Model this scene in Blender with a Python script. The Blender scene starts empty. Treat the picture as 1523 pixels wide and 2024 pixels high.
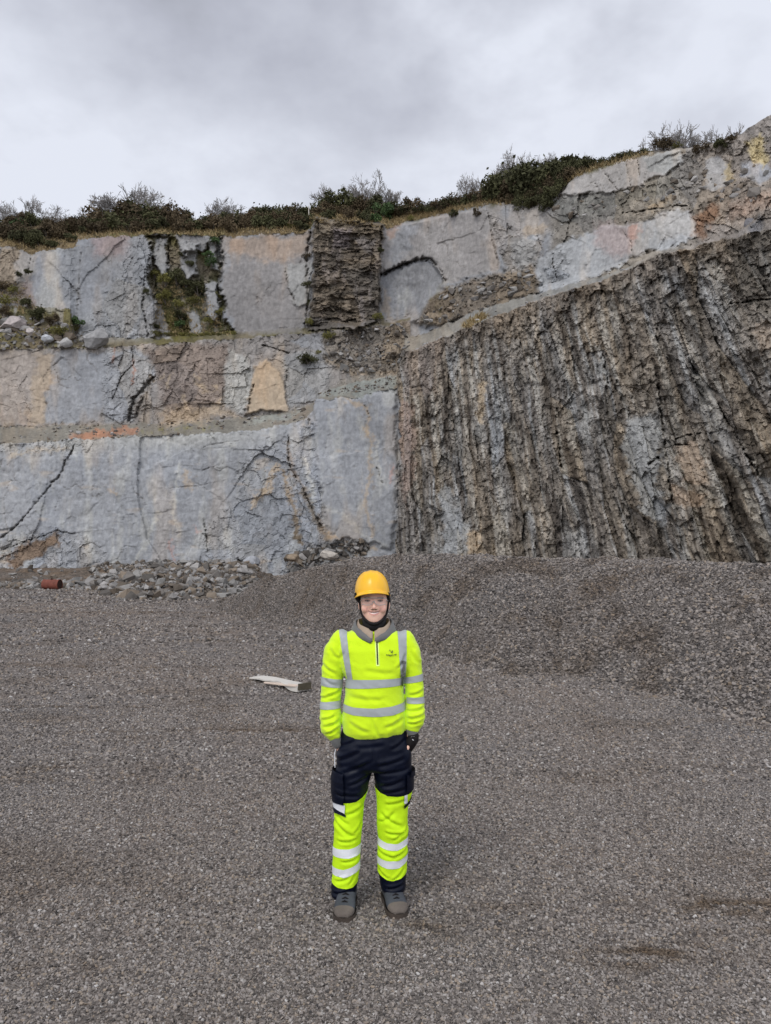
import bpy, bmesh, math, random
import numpy as np
from mathutils import Vector, Matrix

# ------------------------------------------------------------------ camera, sky, sun, exposure
S = bpy.context.scene
COL = S.collection
H = 1.88                                   # eye height of the camera above the person's feet
HORIZON, FPX = 1140.0, 1522.0
TH = math.atan((HORIZON - 1012.0) / FPX)   # camera tilted up
cam_data = bpy.data.cameras.new("camera")
cam = bpy.data.objects.new("camera", cam_data); COL.objects.link(cam)
cam.location = (0, 0, H); cam.rotation_euler = (math.pi / 2 + TH, 0, 0)
cam_data.sensor_fit = 'VERTICAL'; cam_data.sensor_height = 24.0; cam_data.lens = FPX / 2024.0 * 24.0
cam_data.clip_start = 0.05; cam_data.clip_end = 3000
S.camera = cam
S.view_settings.view_transform = 'Standard'; S.view_settings.look = 'None'
S.view_settings.exposure = 0.0; S.view_settings.gamma = 1.0
S.view_settings.use_curve_mapping = False

SUN_EL, SUN_AZ = math.radians(48), math.radians(205)     # azimuth from +Y clockwise: behind the camera, a little to the left
W = bpy.data.worlds.new("World"); S.world = W; W.use_nodes = True
def build_world():
    nt = W.node_tree; n = nt.nodes; L = nt.links
    n.clear()
    out = n.new('ShaderNodeOutputWorld'); bg = n.new('ShaderNodeBackground'); bg.inputs['Strength'].default_value = 0.1
    sky = n.new('ShaderNodeTexSky'); sky.sky_type = 'NISHITA'; sky.sun_disc = False
    sky.sun_elevation = SUN_EL; sky.sun_rotation = SUN_AZ
    tc = n.new('ShaderNodeTexCoord')
    sep = n.new('ShaderNodeSeparateXYZ'); L.new(tc.outputs['Generated'], sep.inputs[0])
    def mth(op, a, b=None, c=None, clamp=False):
        m = n.new('ShaderNodeMath'); m.operation = op; m.use_clamp = clamp
        for i, v in enumerate((a, b, c)):
            if v is None: continue
            if isinstance(v, (int, float)): m.inputs[i].default_value = v
            else: L.new(v, m.inputs[i])
        return m.outputs[0]
    # cloud layer seen on a flat ceiling: direction / (z + k)
    den = mth('ADD', mth('MAXIMUM', sep.outputs[2], 0.0), 0.22)
    cx = mth('DIVIDE', sep.outputs[0], den); cy = mth('DIVIDE', sep.outputs[1], den)
    comb = n.new('ShaderNodeCombineXYZ'); L.new(cx, comb.inputs[0]); L.new(cy, comb.inputs[1])
    def noise(scale, detail, off, rough=0.55):
        mp = n.new('ShaderNodeMapping'); mp.inputs['Location'].default_value = off
        L.new(comb.outputs[0], mp.inputs['Vector'])
        t = n.new('ShaderNodeTexNoise'); t.inputs['Scale'].default_value = scale
        t.inputs['Detail'].default_value = detail; t.inputs['Roughness'].default_value = rough
        L.new(mp.outputs[0], t.inputs['Vector']); return t.outputs['Fac']
    big = noise(1.1, 3, (7.7, 4.4, 0)); mid = noise(3.2, 5, (2.5, 5.8, 0))
    # a broad dark bank of cloud to the upper left of the view, its edge running away to the right
    edge = mth('ADD', cx, mth('MULTIPLY', mth('SUBTRACT', mid, 0.5), 0.7))
    bank = n.new('ShaderNodeMapRange'); bank.interpolation_type = 'SMOOTHSTEP'
    bank.inputs['From Min'].default_value = 0.0; bank.inputs['From Max'].default_value = 0.42
    bank.inputs['To Min'].default_value = 1.0; bank.inputs['To Max'].default_value = 0.0
    L.new(edge, bank.inputs['Value'])
    elev = n.new('ShaderNodeMapRange'); elev.interpolation_type = 'SMOOTHSTEP'
    elev.inputs['From Min'].default_value = 0.40; elev.inputs['From Max'].default_value = 0.66
    L.new(sep.outputs[2], elev.inputs['Value'])
    v = mth('ADD', mth('MULTIPLY', mth('SUBTRACT', mid, 0.5), 0.75), mth('MULTIPLY', mth('SUBTRACT', big, 0.5), 0.75))
    lum = mth('ADD', 0.975, v)
    lum = mth('SUBTRACT', lum, mth('MULTIPLY', elev.outputs[0], 0.10))
    lum = mth('SUBTRACT', lum, mth('MULTIPLY', mth('MULTIPLY', bank.outputs[0], elev.outputs[0]), 0.24))
    lum = mth('MAXIMUM', mth('MINIMUM', lum, 0.98), 0.30)
    ramp = n.new('ShaderNodeValToRGB')
    e = ramp.color_ramp.elements
    e[0].position = 0.30; e[0].color = (0.255, 0.265, 0.29, 1)
    e[1].position = 0.95; e[1].color = (0.80, 0.835, 0.93, 1)
    m_ = e.new(0.62); m_.color = (0.50, 0.52, 0.60, 1)
    L.new(lum, ramp.inputs[0])
    # the cloud is brighter around the hidden sun, behind the photographer
    back = n.new('ShaderNodeMapRange'); back.interpolation_type = 'SMOOTHSTEP'
    back.inputs['From Min'].default_value = 0.25; back.inputs['From Max'].default_value = -0.7
    back.inputs['To Min'].default_value = 1.0; back.inputs['To Max'].default_value = 1.75
    L.new(sep.outputs[1], back.inputs['Value'])
    sc = mth('MULTIPLY', back.outputs[0], 10.0)
    mul = n.new('ShaderNodeVectorMath'); mul.operation = 'SCALE'
    L.new(ramp.outputs['Color'], mul.inputs[0]); L.new(sc, mul.inputs['Scale'])
    mix = n.new('ShaderNodeMix'); mix.data_type = 'RGBA'; mix.inputs['Factor'].default_value = 0.96
    L.new(sky.outputs[0], mix.inputs['A']); L.new(mul.outputs[0], mix.inputs['B'])
    L.new(mix.outputs['Result'], bg.inputs['Color']); L.new(bg.outputs[0], out.inputs[0])
build_world()
sun_d = bpy.data.lights.new("sun", 'SUN'); sun_d.energy = 1.5; sun_d.angle = math.radians(22); sun_d.color = (1.0, 0.965, 0.91)
sun = bpy.data.objects.new("sun", sun_d); COL.objects.link(sun)
sdir = Vector((math.sin(SUN_AZ) * math.cos(SUN_EL), math.cos(SUN_AZ) * math.cos(SUN_EL), math.sin(SUN_EL)))
sun.rotation_euler = sdir.to_track_quat('Z', 'Y').to_euler()
sun.location = sdir * 200

# ------------------------------------------------------------------ helpers
rnd = random.Random(7)
NP = np.random.RandomState(11)
CT, ST = math.cos(TH), math.sin(TH)

def P(px, py, Y):
    """world point on the sight line through a photo pixel, at distance Y along the ground"""
    v = (1012.0 - py) / FPX; k = Y / (CT - v * ST)
    return Vector(((px - 761.5) / FPX * k, Y, H + (ST + v * CT) * k))
def PA(px, py, Y):
    v = (1012.0 - py) / FPX; k = Y / (CT - v * ST)
    return (px - 761.5) / FPX * k, Y + 0 * k, H + (ST + v * CT) * k

def tag(o, label=None, cat=None, group=None, kind=None):
    if label: o['label'] = label
    if cat: o['category'] = cat
    if group: o['group'] = group
    if kind: o['kind'] = kind
    return o
def empty(name, loc=(0, 0, 0), rz=0.0):
    o = bpy.data.objects.new(name, None); COL.objects.link(o)
    o.location = loc; o.rotation_euler = (0, 0, rz); o.empty_display_size = 0.2
    return o
def mesh_np(name, V, F, mat=None, parent=None, smooth=False, link=True):
    V = np.asarray(V, np.float32); me = bpy.data.meshes.new(name)
    if isinstance(F, np.ndarray):
        n, k = F.shape
        me.vertices.add(len(V)); me.vertices.foreach_set('co', V.ravel())
        me.loops.add(n * k); me.loops.foreach_set('vertex_index', F.astype(np.int32).ravel())
        me.polygons.add(n); me.polygons.foreach_set('loop_start', np.arange(0, n * k, k, dtype=np.int32))
        me.polygons.foreach_set('loop_total', np.full(n, k, np.int32))
        me.update(calc_edges=True)
    else:
        me.from_pydata([tuple(map(float, v)) for v in V], [], [tuple(map(int, f)) for f in F]); me.update()
    if smooth is False: me.polygons.foreach_set('use_smooth', np.zeros(len(me.polygons), bool))
    else:
        if smooth is True: me.polygons.foreach_set('use_smooth', np.ones(len(me.polygons), bool))
        else: me.polygons.foreach_set('use_smooth', np.asarray(smooth, bool))
    if mat: me.materials.append(mat)
    if not link: return me
    o = bpy.data.objects.new(name, me); COL.objects.link(o)
    if parent: o.parent = parent
    return o
def fcol(me, name, C):
    a = me.attributes.new(name, 'FLOAT_COLOR', 'POINT')
    C = np.concatenate([C, np.ones((len(C), 1))], 1) if C.shape[1] == 3 else C
    a.data.foreach_set('color', C.astype(np.float32).ravel())
def fval(me, name, A, dom='POINT'):
    a = me.attributes.new(name, 'FLOAT', dom); a.data.foreach_set('value', np.asarray(A, np.float32).ravel())

# ---- numpy noise
_perm = np.random.RandomState(3).permutation(512).astype(np.int64)
def _h(ix, iy, seed):
    return _perm[(_perm[(ix + seed * 37) & 511] + iy) & 511]
_ga = np.linspace(0, 2 * np.pi, 512, endpoint=False); _gx, _gy = np.cos(_ga), np.sin(_ga)
def perlin(x, y, seed=0):
    x = np.asarray(x, float); y = np.asarray(y, float)
    ix = np.floor(x).astype(np.int64); iy = np.floor(y).astype(np.int64); fx = x - ix; fy = y - iy
    u = fx * fx * fx * (fx * (fx * 6 - 15) + 10); v = fy * fy * fy * (fy * (fy * 6 - 15) + 10)
    def g(a, b):
        k = _h(ix + a, iy + b, seed); return _gx[k] * (fx - a) + _gy[k] * (fy - b)
    return ((g(0, 0) * (1 - u) + g(1, 0) * u) * (1 - v) + (g(0, 1) * (1 - u) + g(1, 1) * u) * v) * 1.5
def fbm(x, y, seed=0, octv=4, gain=0.5):
    s = 0; a = 1; t = 0
    for i in range(octv):
        s = s + a * perlin(x * 2 ** i + 17.3 * i, y * 2 ** i - 9.1 * i, seed + i); t += a; a *= gain
    return s / t * 1.6
def cells(x, y, seed=0):
    """Voronoi cells: stepped and tilted facet height (about -1..1), edge distance, a random value per cell"""
    ix = np.floor(x).astype(np.int64); iy = np.floor(y).astype(np.int64)
    b1 = np.full(x.shape, 9.0); b2 = np.full(x.shape, 9.0); k1 = np.zeros(x.shape, np.int64)
    dx1 = np.zeros(x.shape); dy1 = np.zeros(x.shape)
    for a in (-1, 0, 1):
        for b in (-1, 0, 1):
            k = _h(ix + a, iy + b, seed); k2 = _perm[(k + 101) & 511]
            dx = x - (ix + a + 0.1 + 0.8 * k / 511.0); dy = y - (iy + b + 0.1 + 0.8 * k2 / 511.0)
            d = np.sqrt(dx * dx + dy * dy); c = d < b1
            b2 = np.where(c, b1, np.minimum(b2, d)); k1 = np.where(c, k, k1)
            dx1 = np.where(c, dx, dx1); dy1 = np.where(c, dy, dy1); b1 = np.where(c, d, b1)
    r = [_perm[(k1 + q) & 511] / 511.0 for q in (7, 59, 211, 333)]
    h = (r[0] - 0.5) * 1.2 + (r[1] - 0.5) * 1.6 * dx1 + (r[2] - 0.5) * 1.6 * dy1
    return h, b2 - b1, r[3]
def sst(a, b, x):
    t = np.clip((x - a) / (b - a + 1e-12), 0, 1); return t * t * (3 - 2 * t)
def seg_dist(x, y, pts, closed=False):
    pts = list(pts) + ([pts[0]] if closed else []); best = np.full(np.shape(x), 1e9)
    for (x0, y0), (x1, y1) in zip(pts[:-1], pts[1:]):
        ex, ey = x1 - x0, y1 - y0; t = np.clip(((x - x0) * ex + (y - y0) * ey) / (ex * ex + ey * ey + 1e-9), 0, 1)
        best = np.minimum(best, (x - x0 - t * ex) ** 2 + (y - y0 - t * ey) ** 2)
    return np.sqrt(best)
def inside(x, y, pts):
    r = np.zeros(np.shape(x), bool); n = len(pts)
    for i in range(n):
        x0, y0 = pts[i]; x1, y1 = pts[(i + 1) % n]
        if y0 == y1: continue
        c = ((y0 > y) != (y1 > y)) & (x < (x1 - x0) * (y - y0) / (y1 - y0) + x0); r ^= c
    return r
def pmask(x, y, pts, soft):
    d = seg_dist(x, y, pts, True); d = np.where(inside(x, y, pts), d, -d)
    return sst(-soft, soft, d)

# ---- materials
def new_mat(name):
    m = bpy.data.materials.new(name); m.use_nodes = True; nt = m.node_tree
    return m, nt, nt.nodes['Principled BSDF']
def add(nt, t, **kw):
    n = nt.nodes.new(t)
    for k, v in kw.items():
        if k in n.inputs: n.inputs[k].default_value = v
        else: setattr(n, k, v)
    return n
def mat_simple(name, col, rough=0.8, var=0.15, scale=20.0, bump=0.0, bscale=60.0, spec=0.3, objrand=0.0, metallic=0.0, sheen=0.0):
    m, nt, b = new_mat(name); L = nt.links
    b.inputs['Roughness'].default_value = rough; b.inputs['Metallic'].default_value = metallic
    b.inputs['Specular IOR Level'].default_value = spec
    if sheen: b.inputs['Sheen Weight'].default_value = sheen
    tc = add(nt, 'ShaderNodeTexCoord')
    nz = add(nt, 'ShaderNodeTexNoise', Scale=scale, Detail=4.0); L.new(tc.outputs['Object'], nz.inputs['Vector'])
    mr = add(nt, 'ShaderNodeMapRange'); mr.inputs['To Min'].default_value = 1 - var * 1.6; mr.inputs['To Max'].default_value = 1 + var * 1.6
    L.new(nz.outputs['Fac'], mr.inputs['Value']); val = mr.outputs[0]
    if objrand:
        oi = add(nt, 'ShaderNodeObjectInfo'); m2 = add(nt, 'ShaderNodeMapRange')
        m2.inputs['To Min'].default_value = 1 - objrand; m2.inputs['To Max'].default_value = 1 + objrand
        L.new(oi.outputs['Random'], m2.inputs['Value'])
        mm = add(nt, 'ShaderNodeMath', operation='MULTIPLY'); L.new(val, mm.inputs[0]); L.new(m2.outputs[0], mm.inputs[1]); val = mm.outputs[0]
    vm = add(nt, 'ShaderNodeVectorMath', operation='SCALE'); vm.inputs[0].default_value = col[:3]; L.new(val, vm.inputs['Scale'])
    L.new(vm.outputs[0], b.inputs['Base Color'])
    if bump:
        n2 = add(nt, 'ShaderNodeTexNoise', Scale=bscale, Detail=3.0); L.new(tc.outputs['Object'], n2.inputs['Vector'])
        bp = add(nt, 'ShaderNodeBump', Strength=bump, Distance=0.01); L.new(n2.outputs['Fac'], bp.inputs['Height'])
        L.new(bp.outputs[0], b.inputs['Normal'])
    return m
# ------------------------------------------------------------------ the ground heights
def base_z(x, y):
    z = 0.029 * np.maximum(y - 5.0, 0) - 0.0
    z = np.minimum(z, 0.029 * 47 + 0 * y)
    und = 0.02 * fbm(x / 3.1, y / 3.1, 41, 3) + 0.09 * fbm(x / 11, y / 9, 42, 2) * sst(6, 14, y)
    return z + und * sst(0.8, 3.5, np.hypot(x - 0, y - 4.5))

# ------------------------------------------------------------------ quarry faces: one relief, cut into its faces
def build_cliffs():
    cols = np.arange(-190, 1725, 2.0); nr = 500
    I = lambda xs, ys: np.interp(cols, xs, ys)
    jit = lambda a, s, f: a * fbm(cols / f, cols * 0 + s, s, 4)
    L1 = I([-200, 0, 160, 300, 430, 540, 600, 618, 622, 700, 770, 785], [885, 878, 868, 862, 856, 845, 830, 812, 790, 785, 769, 765]) + jit(6, 5, 40)
    B1 = I([-200, 0, 200, 330, 450, 560, 600, 618, 640, 700, 785], [848, 843, 840, 836, 828, 815, 803, 796, 772, 755, 742]) + jit(5, 6, 50)
    L2 = I([-200, 0, 180, 300, 430, 560, 640, 780, 830], [692, 690, 688, 680, 672, 662, 655, 640, 625]) + jit(5, 7, 30)
    B2 = I([-200, -40, 60, 138, 150, 300, 460, 620, 760, 830], [590, 600, 605, 612, 668, 668, 656, 646, 630, 615]) + jit(4, 8, 30)
    UT = I([-200, -30, 30, 66, 70, 148, 154, 330, 430, 600, 614, 622, 756, 764, 800, 960, 1075], [485, 482, 490, 502, 497, 490, 472, 462, 468, 460, 452, 430, 440, 452, 440, 405, 400]) + jit(4, 9, 25)
    SK = I([-200, 0, 200, 400, 600, 640, 760, 860, 960, 1060, 1120, 1270, 1345, 1425, 1470, 1523, 1725], [452, 446, 444, 446, 430, 408, 424, 412, 396, 384, 342, 302, 293, 293, 259, 226, 90]) + jit(4, 10, 18)
    RE = I([-200, 770, 785, 800, 822, 900, 1000, 1080, 1180, 1245, 1290, 1400, 1523, 1725], [705, 705, 705, 697, 688, 656, 617, 586, 557, 531, 507, 480, 452, 380]) + jit(7, 12, 30)
    RT = np.minimum(I([785, 800, 822, 860, 960, 1060, 1180, 1245, 1290, 1400, 1523, 1725], [640, 655, 668, 648, 607, 580, 550, 526, 502, 475, 447, 375]) + jit(6, 13, 40), RE - 2)
    SBb = np.minimum(I([785, 860, 960, 1065, 1130, 1225, 1330, 1372, 1523, 1725], [632, 580, 548, 566, 548, 518, 486, 455, 425, 360]), RT - 3)
    SBt = np.minimum(I([785, 800, 960, 1050, 1100, 1190, 1290, 1365, 1523, 1725], [455, 445, 412, 470, 480, 450, 425, 418, 380, 300]), SBb - 3)
    SCb = np.minimum(I([785, 960, 1060, 1110, 1180, 1320, 1350, 1523, 1725], [452, 408, 430, 386, 382, 347, 335, 310, 230]), SBt - 3)
    SCt = np.minimum(I([785, 960, 1060, 1110, 1130, 1190, 1270, 1345, 1523, 1725], [449, 405, 405, 372, 354, 330, 311, 299, 262, 160]), SCb - 3)
    SK = np.minimum(SK, SCt - 3); SK = np.where(cols < 785, np.minimum(SK, UT - 4), SK)
    base = np.full_like(cols, 1185.0)
    v = np.linspace(0, 1, nr)[:, None]
    PX = np.repeat(cols[None], nr, 0); PY = base[None] + v * (SK - base)[None]
    tt = (cols - 761.5) / FPX
    Yface = 46.77 / np.maximum(tt + 0.764, 0.2)
    up = (1140 - PY) / FPX                                        # tangent of elevation
    # wobbling vertical corner where the broken face comes forward
    corner = 786 + 8 * fbm(PY / 30, PY * 0, 21, 3) + np.interp(PY, [600, 705, 760, 900, 1100], [0, 0, 0, 4, -6])
    isR = (PX > corner) & (PY > RE[None])
    # left profile
    YL = np.empty_like(PX)
    for j in range(len(cols)):
        xs = np.array([SK[j], UT[j], B2[j], L2[j], B1[j], L1[j], 1185.0])
        xs = np.maximum.accumulate(xs + np.arange(7) * 1e-3)
        YL[:, j] = np.interp(PY[:, j], xs, [79, 74, 72, 67.5, 66, 62.5, 60.0])
    YU = np.empty_like(PX)
    for j in range(len(cols)):
        y0 = Yface[j]; f = y0 / 60.0
        top = y0 + 0.12 * y0 * (1140 - RE[j]) / FPX
        off = np.array([10.5, 8.6, 7.9, 4.6, 3.4, 2.0, 0.6, 0.0]) * 1.0
        xs = np.array([SK[j], SCt[j], SCb[j], SBt[j], SBb[j], RT[j], RE[j] - 1, 1185])
        xs = np.maximum.accumulate(xs + np.arange(8) * 1e-3)
        road = np.array([7, 7, 7, 7, 7, 6.5, 0, 0]) * np.interp(cols[j], [785, 1180, 1300, 1700], [1, 0.9, 0.45, 0.4])
        YU[:, j] = np.interp(PY[:, j], xs, top + off * f + road)
    YR = Yface[None] * (1 + 0.12 * np.maximum(up, 0))
    right_upper = (PX > 800) & ~isR
    # soft join between the left faces and the right upper slopes
    w = sst(770, 840, PX + 12 * fbm(PX / 40, PY / 40, 23, 3))
    Y = np.where(isR, YR, YL * (1 - w) + YU * w)

    # world-ish metres for the noise
    xm = (PX - 761.5) * 64 / FPX; zm = (1140 - PY) * 64 / FPX
    X0, _, Z0 = PA(PX, PY, Y)
    s = np.where(isR, X0 / 0.605, xm); zz = np.where(isR, Z0, zm)
    wx = PX + 12 * fbm(PX / 45, PY / 45, 31, 4) + 6 * fbm(PX / 11, PY / 11, 33, 3)
    wy = PY + 12 * fbm(PX / 45, PY / 45, 32, 4) + 6 * fbm(PX / 11, PY / 11, 34, 3)
    def m(pts, soft=4, warp=1.0):
        x0 = min(p[0] for p in pts) - 40; x1 = max(p[0] for p in pts) + 40
        y0 = min(p[1] for p in pts) - 40; y1 = max(p[1] for p in pts) + 40
        sel = (PX >= x0) & (PX <= x1) & (PY >= y0) & (PY <= y1)
        out = np.zeros_like(PX)
        ax = PX[sel] + (wx[sel] - PX[sel]) * warp; ay = PY[sel] + (wy[sel] - PY[sel]) * warp
        out[sel] = pmask(ax, ay, pts, soft); return out
    def line(pts, width, warp=0.6):
        x0 = min(p[0] for p in pts) - 30; x1 = max(p[0] for p in pts) + 30
        y0 = min(p[1] for p in pts) - 30; y1 = max(p[1] for p in pts) + 30
        sel = (PX >= x0) & (PX <= x1) & (PY >= y0) & (PY <= y1)
        out = np.zeros_like(PX)
        ax = PX[sel] + (wx[sel] - PX[sel]) * warp; ay = PY[sel] + (wy[sel] - PY[sel]) * warp
        d = seg_dist(ax, ay, pts); wv = width * .62 * (0.35 + 1.3 * np.abs(fbm(PX[sel] / 12, PY[sel] / 12, 44, 2)))
        out[sel] = np.exp(-(d / wv) ** 2); return out

    # ---------------- zones
    PYo = PY; PY = PY + 5 * fbm(PX / 26, PY / 13, 35, 4) + 4 * fbm(PX / 6, PY / 5, 36, 3)
    lowr = (PY > L1[None]) & (PX <= corner)
    PY = .65 * PYo + .35 * PY
    berm = (PY <= L1[None]) & (PY > B1[None]) & (PX <= corner)
    midf = (PY <= B1[None]) & (PY > L2[None]) & ~isR & (PX < 812)
    ben2 = (PY <= L2[None]) & (PY > B2[None]) & ~isR & (PX < 812)
    uppf = (PY <= B2[None]) & (PY > UT[None]) & ~isR & (PX < 800)
    soil = (PY <= UT[None]) & (PX < 800)
    road = (~isR) & (PX >= 800) & (PY <= RE[None]) & (PY > RT[None])
    slope = (~isR) & (PX >= 800) & ((PY <= RT[None]) | (PX > 1270)); road = road & ~slope
    PY = PYo

    # ---------------- colours (stone) and roughness
    C = np.zeros(PX.shape + (3,)); R = np.zeros_like(PX)
    def c3(r, g, b): return np.array([r, g, b])
    GREY = c3(.280, .287, .310); PALE = c3(.42, .415, .40); TAN = c3(.42, .33, .24); WARM = c3(.34, .295, .265)
    BROWN = c3(.21, .175, .14); DARK = c3(.085, .07, .056); MAUVE = c3(.235, .215, .205); SOIL = c3(.13, .10, .06)
    RUST = c3(.30, .155, .09); GRAV = c3(.185, .172, .15); GREEN = c3(.115, .105, .035); PINK = c3(.45, .29, .26)
    C[:] = GREY
    def paint(mask, col, a=1.0):
        k = (mask * a)[..., None]; C[:] = C * (1 - k) + np.asarray(col) * k
    def rough(mask, val): R[:] = R * (1 - mask) + val * mask
    n1 = fbm(xm / 5, zm / 5, 51, 5); n2 = fbm(xm / 1.6, zm / 4.5, 52, 4); n3 = fbm(xm / 0.7, zm / 3.0, 53, 4); n4 = fbm(xm / 3.0, zm / 1.0, 54, 4)
    B = lambda z: z.astype(float)
    # lower face: blue grey with cream seepage streaks
    rough(B(lowr), .14); paint(B(lowr) * sst(.1, .7, n2), PALE, .55); paint(B(lowr) * sst(.25, .8, n3), PALE, .35)
    paint(B(lowr) * sst(.2, .8, n1), c3(.275, .275, .285), .6); paint(B(lowr) * sst(.45, .9, n4), TAN, .35)
    paint(B(lowr) * sst(905, 860, PY) * sst(620, 400, PX), PALE, .7); rough(B(lowr) * sst(912, 880, PY) * sst(260, 120, PX), .55)
    rough(m([(470, 905), (560, 860), (620, 880), (650, 960), (640, 1050), (700, 1110), (660, 1130), (400, 1130), (400, 1050), (470, 980)], 14), .42)
    rough(m([(0, 1070), (100, 1048), (190, 1065), (220, 1130), (-20, 1130), (-20, 1090)], 8), .55)
    paint(m([(0, 1105), (50, 1072), (110, 1056), (118, 1075), (70, 1098), (30, 1125)], 5), c3(.19, .12, .07), .85)
    paint(m([(480, 985), (530, 950), (560, 980), (580, 1050), (560, 1100), (480, 1100), (470, 1040)], 12), c3(.23, .235, .25), .8)
    for p, wd, col, a in (([(548, 915), (520, 960), (500, 1000)], 9, TAN, .7), ([(568, 872), (578, 930), (602, 975)], 7, WARM, .9), ([(600, 905), (618, 960), (612, 1010)], 9, PALE, .9),
                          ([(596, 975), (618, 1020), (652, 1068)], 15, BROWN, .95), ([(560, 930), (580, 1000), (596, 1075)], 10, c3(.25, .19, .13), .9), ([(500, 990), (530, 960), (548, 925)], 10, TAN, .8), ([(655, 1060), (690, 1075), (740, 1085)], 10, c3(.40, .31, .22), .7), ([(20, 905), (60, 890), (130, 885)], 9, c3(.40, .35, .29), .7), ([(578, 1020), (592, 1070)], 10, c3(.16, .12, .08), .9),
                          ([(725, 850), (735, 930), (720, 1000), (740, 1060)], 9, TAN, .6), ([(745, 870), (750, 960)], 7, PALE, .8), ([(690, 790), (722, 800), (726, 860)], 9, TAN, .7),
                          ([(775, 920), (772, 955)], 6, PINK, .6), ([(368, 935), (372, 960)], 14, TAN, .6), ([(212, 968), (226, 972)], 9, TAN, .6), ([(340, 1075), (345, 1105)], 8, PINK, .6), ([(388, 1040), (392, 1052)], 8, PINK, .6),
                          ([(310, 1010), (290, 1070), (270, 1110)], 9, PALE, .8), ([(350, 920), (345, 1010), (352, 1060)], 7, PALE, .7), ([(640, 1000), (700, 1040), (760, 1080)], 10, PALE, .5), ([(455, 870), (470, 880)], 9, PALE, .9)):
        paint(line(p, wd) * B(lowr), col, a)
    slabL = m([(618, 790), (782, 772), (784, 1000), (770, 1085), (690, 1062), (655, 1080), (640, 1000), (625, 900)], 5, .5)
    rough(slabL * B(lowr), .06)
    rough(m([(570, 1095), (620, 1082), (720, 1062), (730, 1085), (690, 1130), (560, 1135)], 6), 1.0)
    paint(m([(570, 1095), (620, 1082), (720, 1062), (730, 1085), (690, 1130), (560, 1135)], 6), c3(.25, .235, .22), .8)
    rough(m([(590, 850), (618, 830), (622, 870), (600, 880)], 5), .7)
    # gravel ledge above the lower face
    paint(B(berm), GRAV); rough(B(berm), .3); paint(B(berm) * sst(-.2, .5, n1), c3(.19, .162, .13), .8)
    paint(B(berm) * m([(140, 862), (170, 852), (275, 840), (268, 862), (200, 868), (145, 876)], 5), c3(.33, .17, .11), .8)
    paint(line([(280, 850), (420, 846)], 9) * B(berm) * sst(-.2, .5, n3), c3(.22, .20, .07), .7)
    paint(m([(480, 838), (560, 818), (600, 812), (560, 836), (500, 846)], 5), c3(.26, .27, .25), .8); paint(line([(540, 840), (600, 818), (615, 805)], 8), c3(.20, .17, .14), .9)
    paint(m([(626, 782), (680, 752), (784, 738), (784, 762), (700, 782)], 4), c3(.225, .235, .22), .9)
    # middle face
    paint(B(midf), c3(.25, .215, .185), .65); rough(B(midf), .38); paint(B(midf) * sst(.0, .6, n2), TAN, .4)
    slab = lambda pts, col, a, r, soft=4: (paint(m(pts, soft, .6), col, a), rough(m(pts, soft, .6), r))
    slab([(-200, 692), (75, 695), (105, 700), (80, 838), (-200, 845)], WARM, .9, .12)
    slab([(106, 697), (122, 690), (150, 690), (205, 700), (205, 760), (196, 835), (84, 838)], GREY, .95, .10)
    paint(m([(70, 700), (108, 695), (82, 838), (55, 838)], 10), TAN, .65)
    slab([(205, 695), (270, 690), (305, 705), (300, 760), (262, 800), (270, 830), (200, 836)], c3(.31, .315, .33), .8, .55)
    slab([(290, 690), (370, 680), (450, 682), (462, 740), (440, 800), (400, 828), (330, 828), (315, 770)], c3(.235, .19, .165), .95, .75, 10)
    for q in range(9):
        x = 300 + 20 * q + rnd.uniform(-8, 8); y = rnd.uniform(730, 822); paint(line([(x, y), (x + rnd.uniform(-12, 12), y + rnd.uniform(8, 26))], rnd.uniform(6, 13)), TAN, .75)
    paint(m([(320, 812), (420, 800), (470, 818), (400, 836), (310, 838)], 8), TAN, .7)
    slab([(450, 690), (492, 712), (500, 770), (480, 815), (440, 800)], PALE, .8, .5, 6)
    slab([(500, 725), (530, 712), (555, 740), (566, 775), (565, 810), (488, 818)], c3(.41, .325, .24), .9, .12)
    slab([(560, 700), (650, 690), (650, 770), (616, 795), (568, 808)], c3(.30, .295, .295), .9, .5, 8)
    slab([(570, 672), (652, 655), (640, 695), (600, 690)], GREY, .8, .3)
    slab([(640, 660), (800, 635), (812, 690), (785, 740), (700, 745), (640, 715)], c3(.225, .19, .155), .95, .95, 8)
    paint(line([(650, 712), (700, 742), (785, 735)], 8), TAN, .6)
    paint(line([(265, 705), (262, 760)], 3), c3(.30, .13, .08), .7); paint(line([(222, 690), (221, 720)], 3), c3(.30, .13, .08), .6)
    # bench under the upper face
    paint(B(ben2), c3(.155, .13, .085)); rough(B(ben2), .8); paint(B(ben2) * sst(-.2, .3, n1), GREEN, .7); paint(B(ben2) * sst(.2, .6, n3) * sst(260, 200, PX), c3(.30, .285, .275), .7); paint(line([(300, 668), (380, 664), (465, 658)], 9), c3(.085, .085, .025), .85)
    # upper face
    rough(B(uppf), .12); paint(B(uppf) * sst(.0, .7, n2), c3(.34, .33, .325), .6); paint(B(uppf) * sst(.0, .7, n1), MAUVE, .5)
    slab([(-200, 485), (40, 490), (60, 560), (50, 600), (-200, 600)], c3(.30, .25, .20), .9, .8, 8)
    slab([(40, 500), (70, 500), (62, 560), (30, 560), (22, 520)], c3(.36, .34, .33), .9, .2)
    paint(m([(60, 550), (78, 590), (64, 612), (40, 585)], 6), c3(.28, .225, .21), .8)
    paint(m([(95, 500), (125, 496), (115, 610), (70, 612)], 7), PALE, .55)
    slab([(128, 492), (150, 490), (150, 600), (120, 605)], c3(.26, .27, .295), .8, .3)
    paint(m([(180, 462), (262, 460), (250, 500), (190, 505)], 12), PINK, .38)
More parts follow.
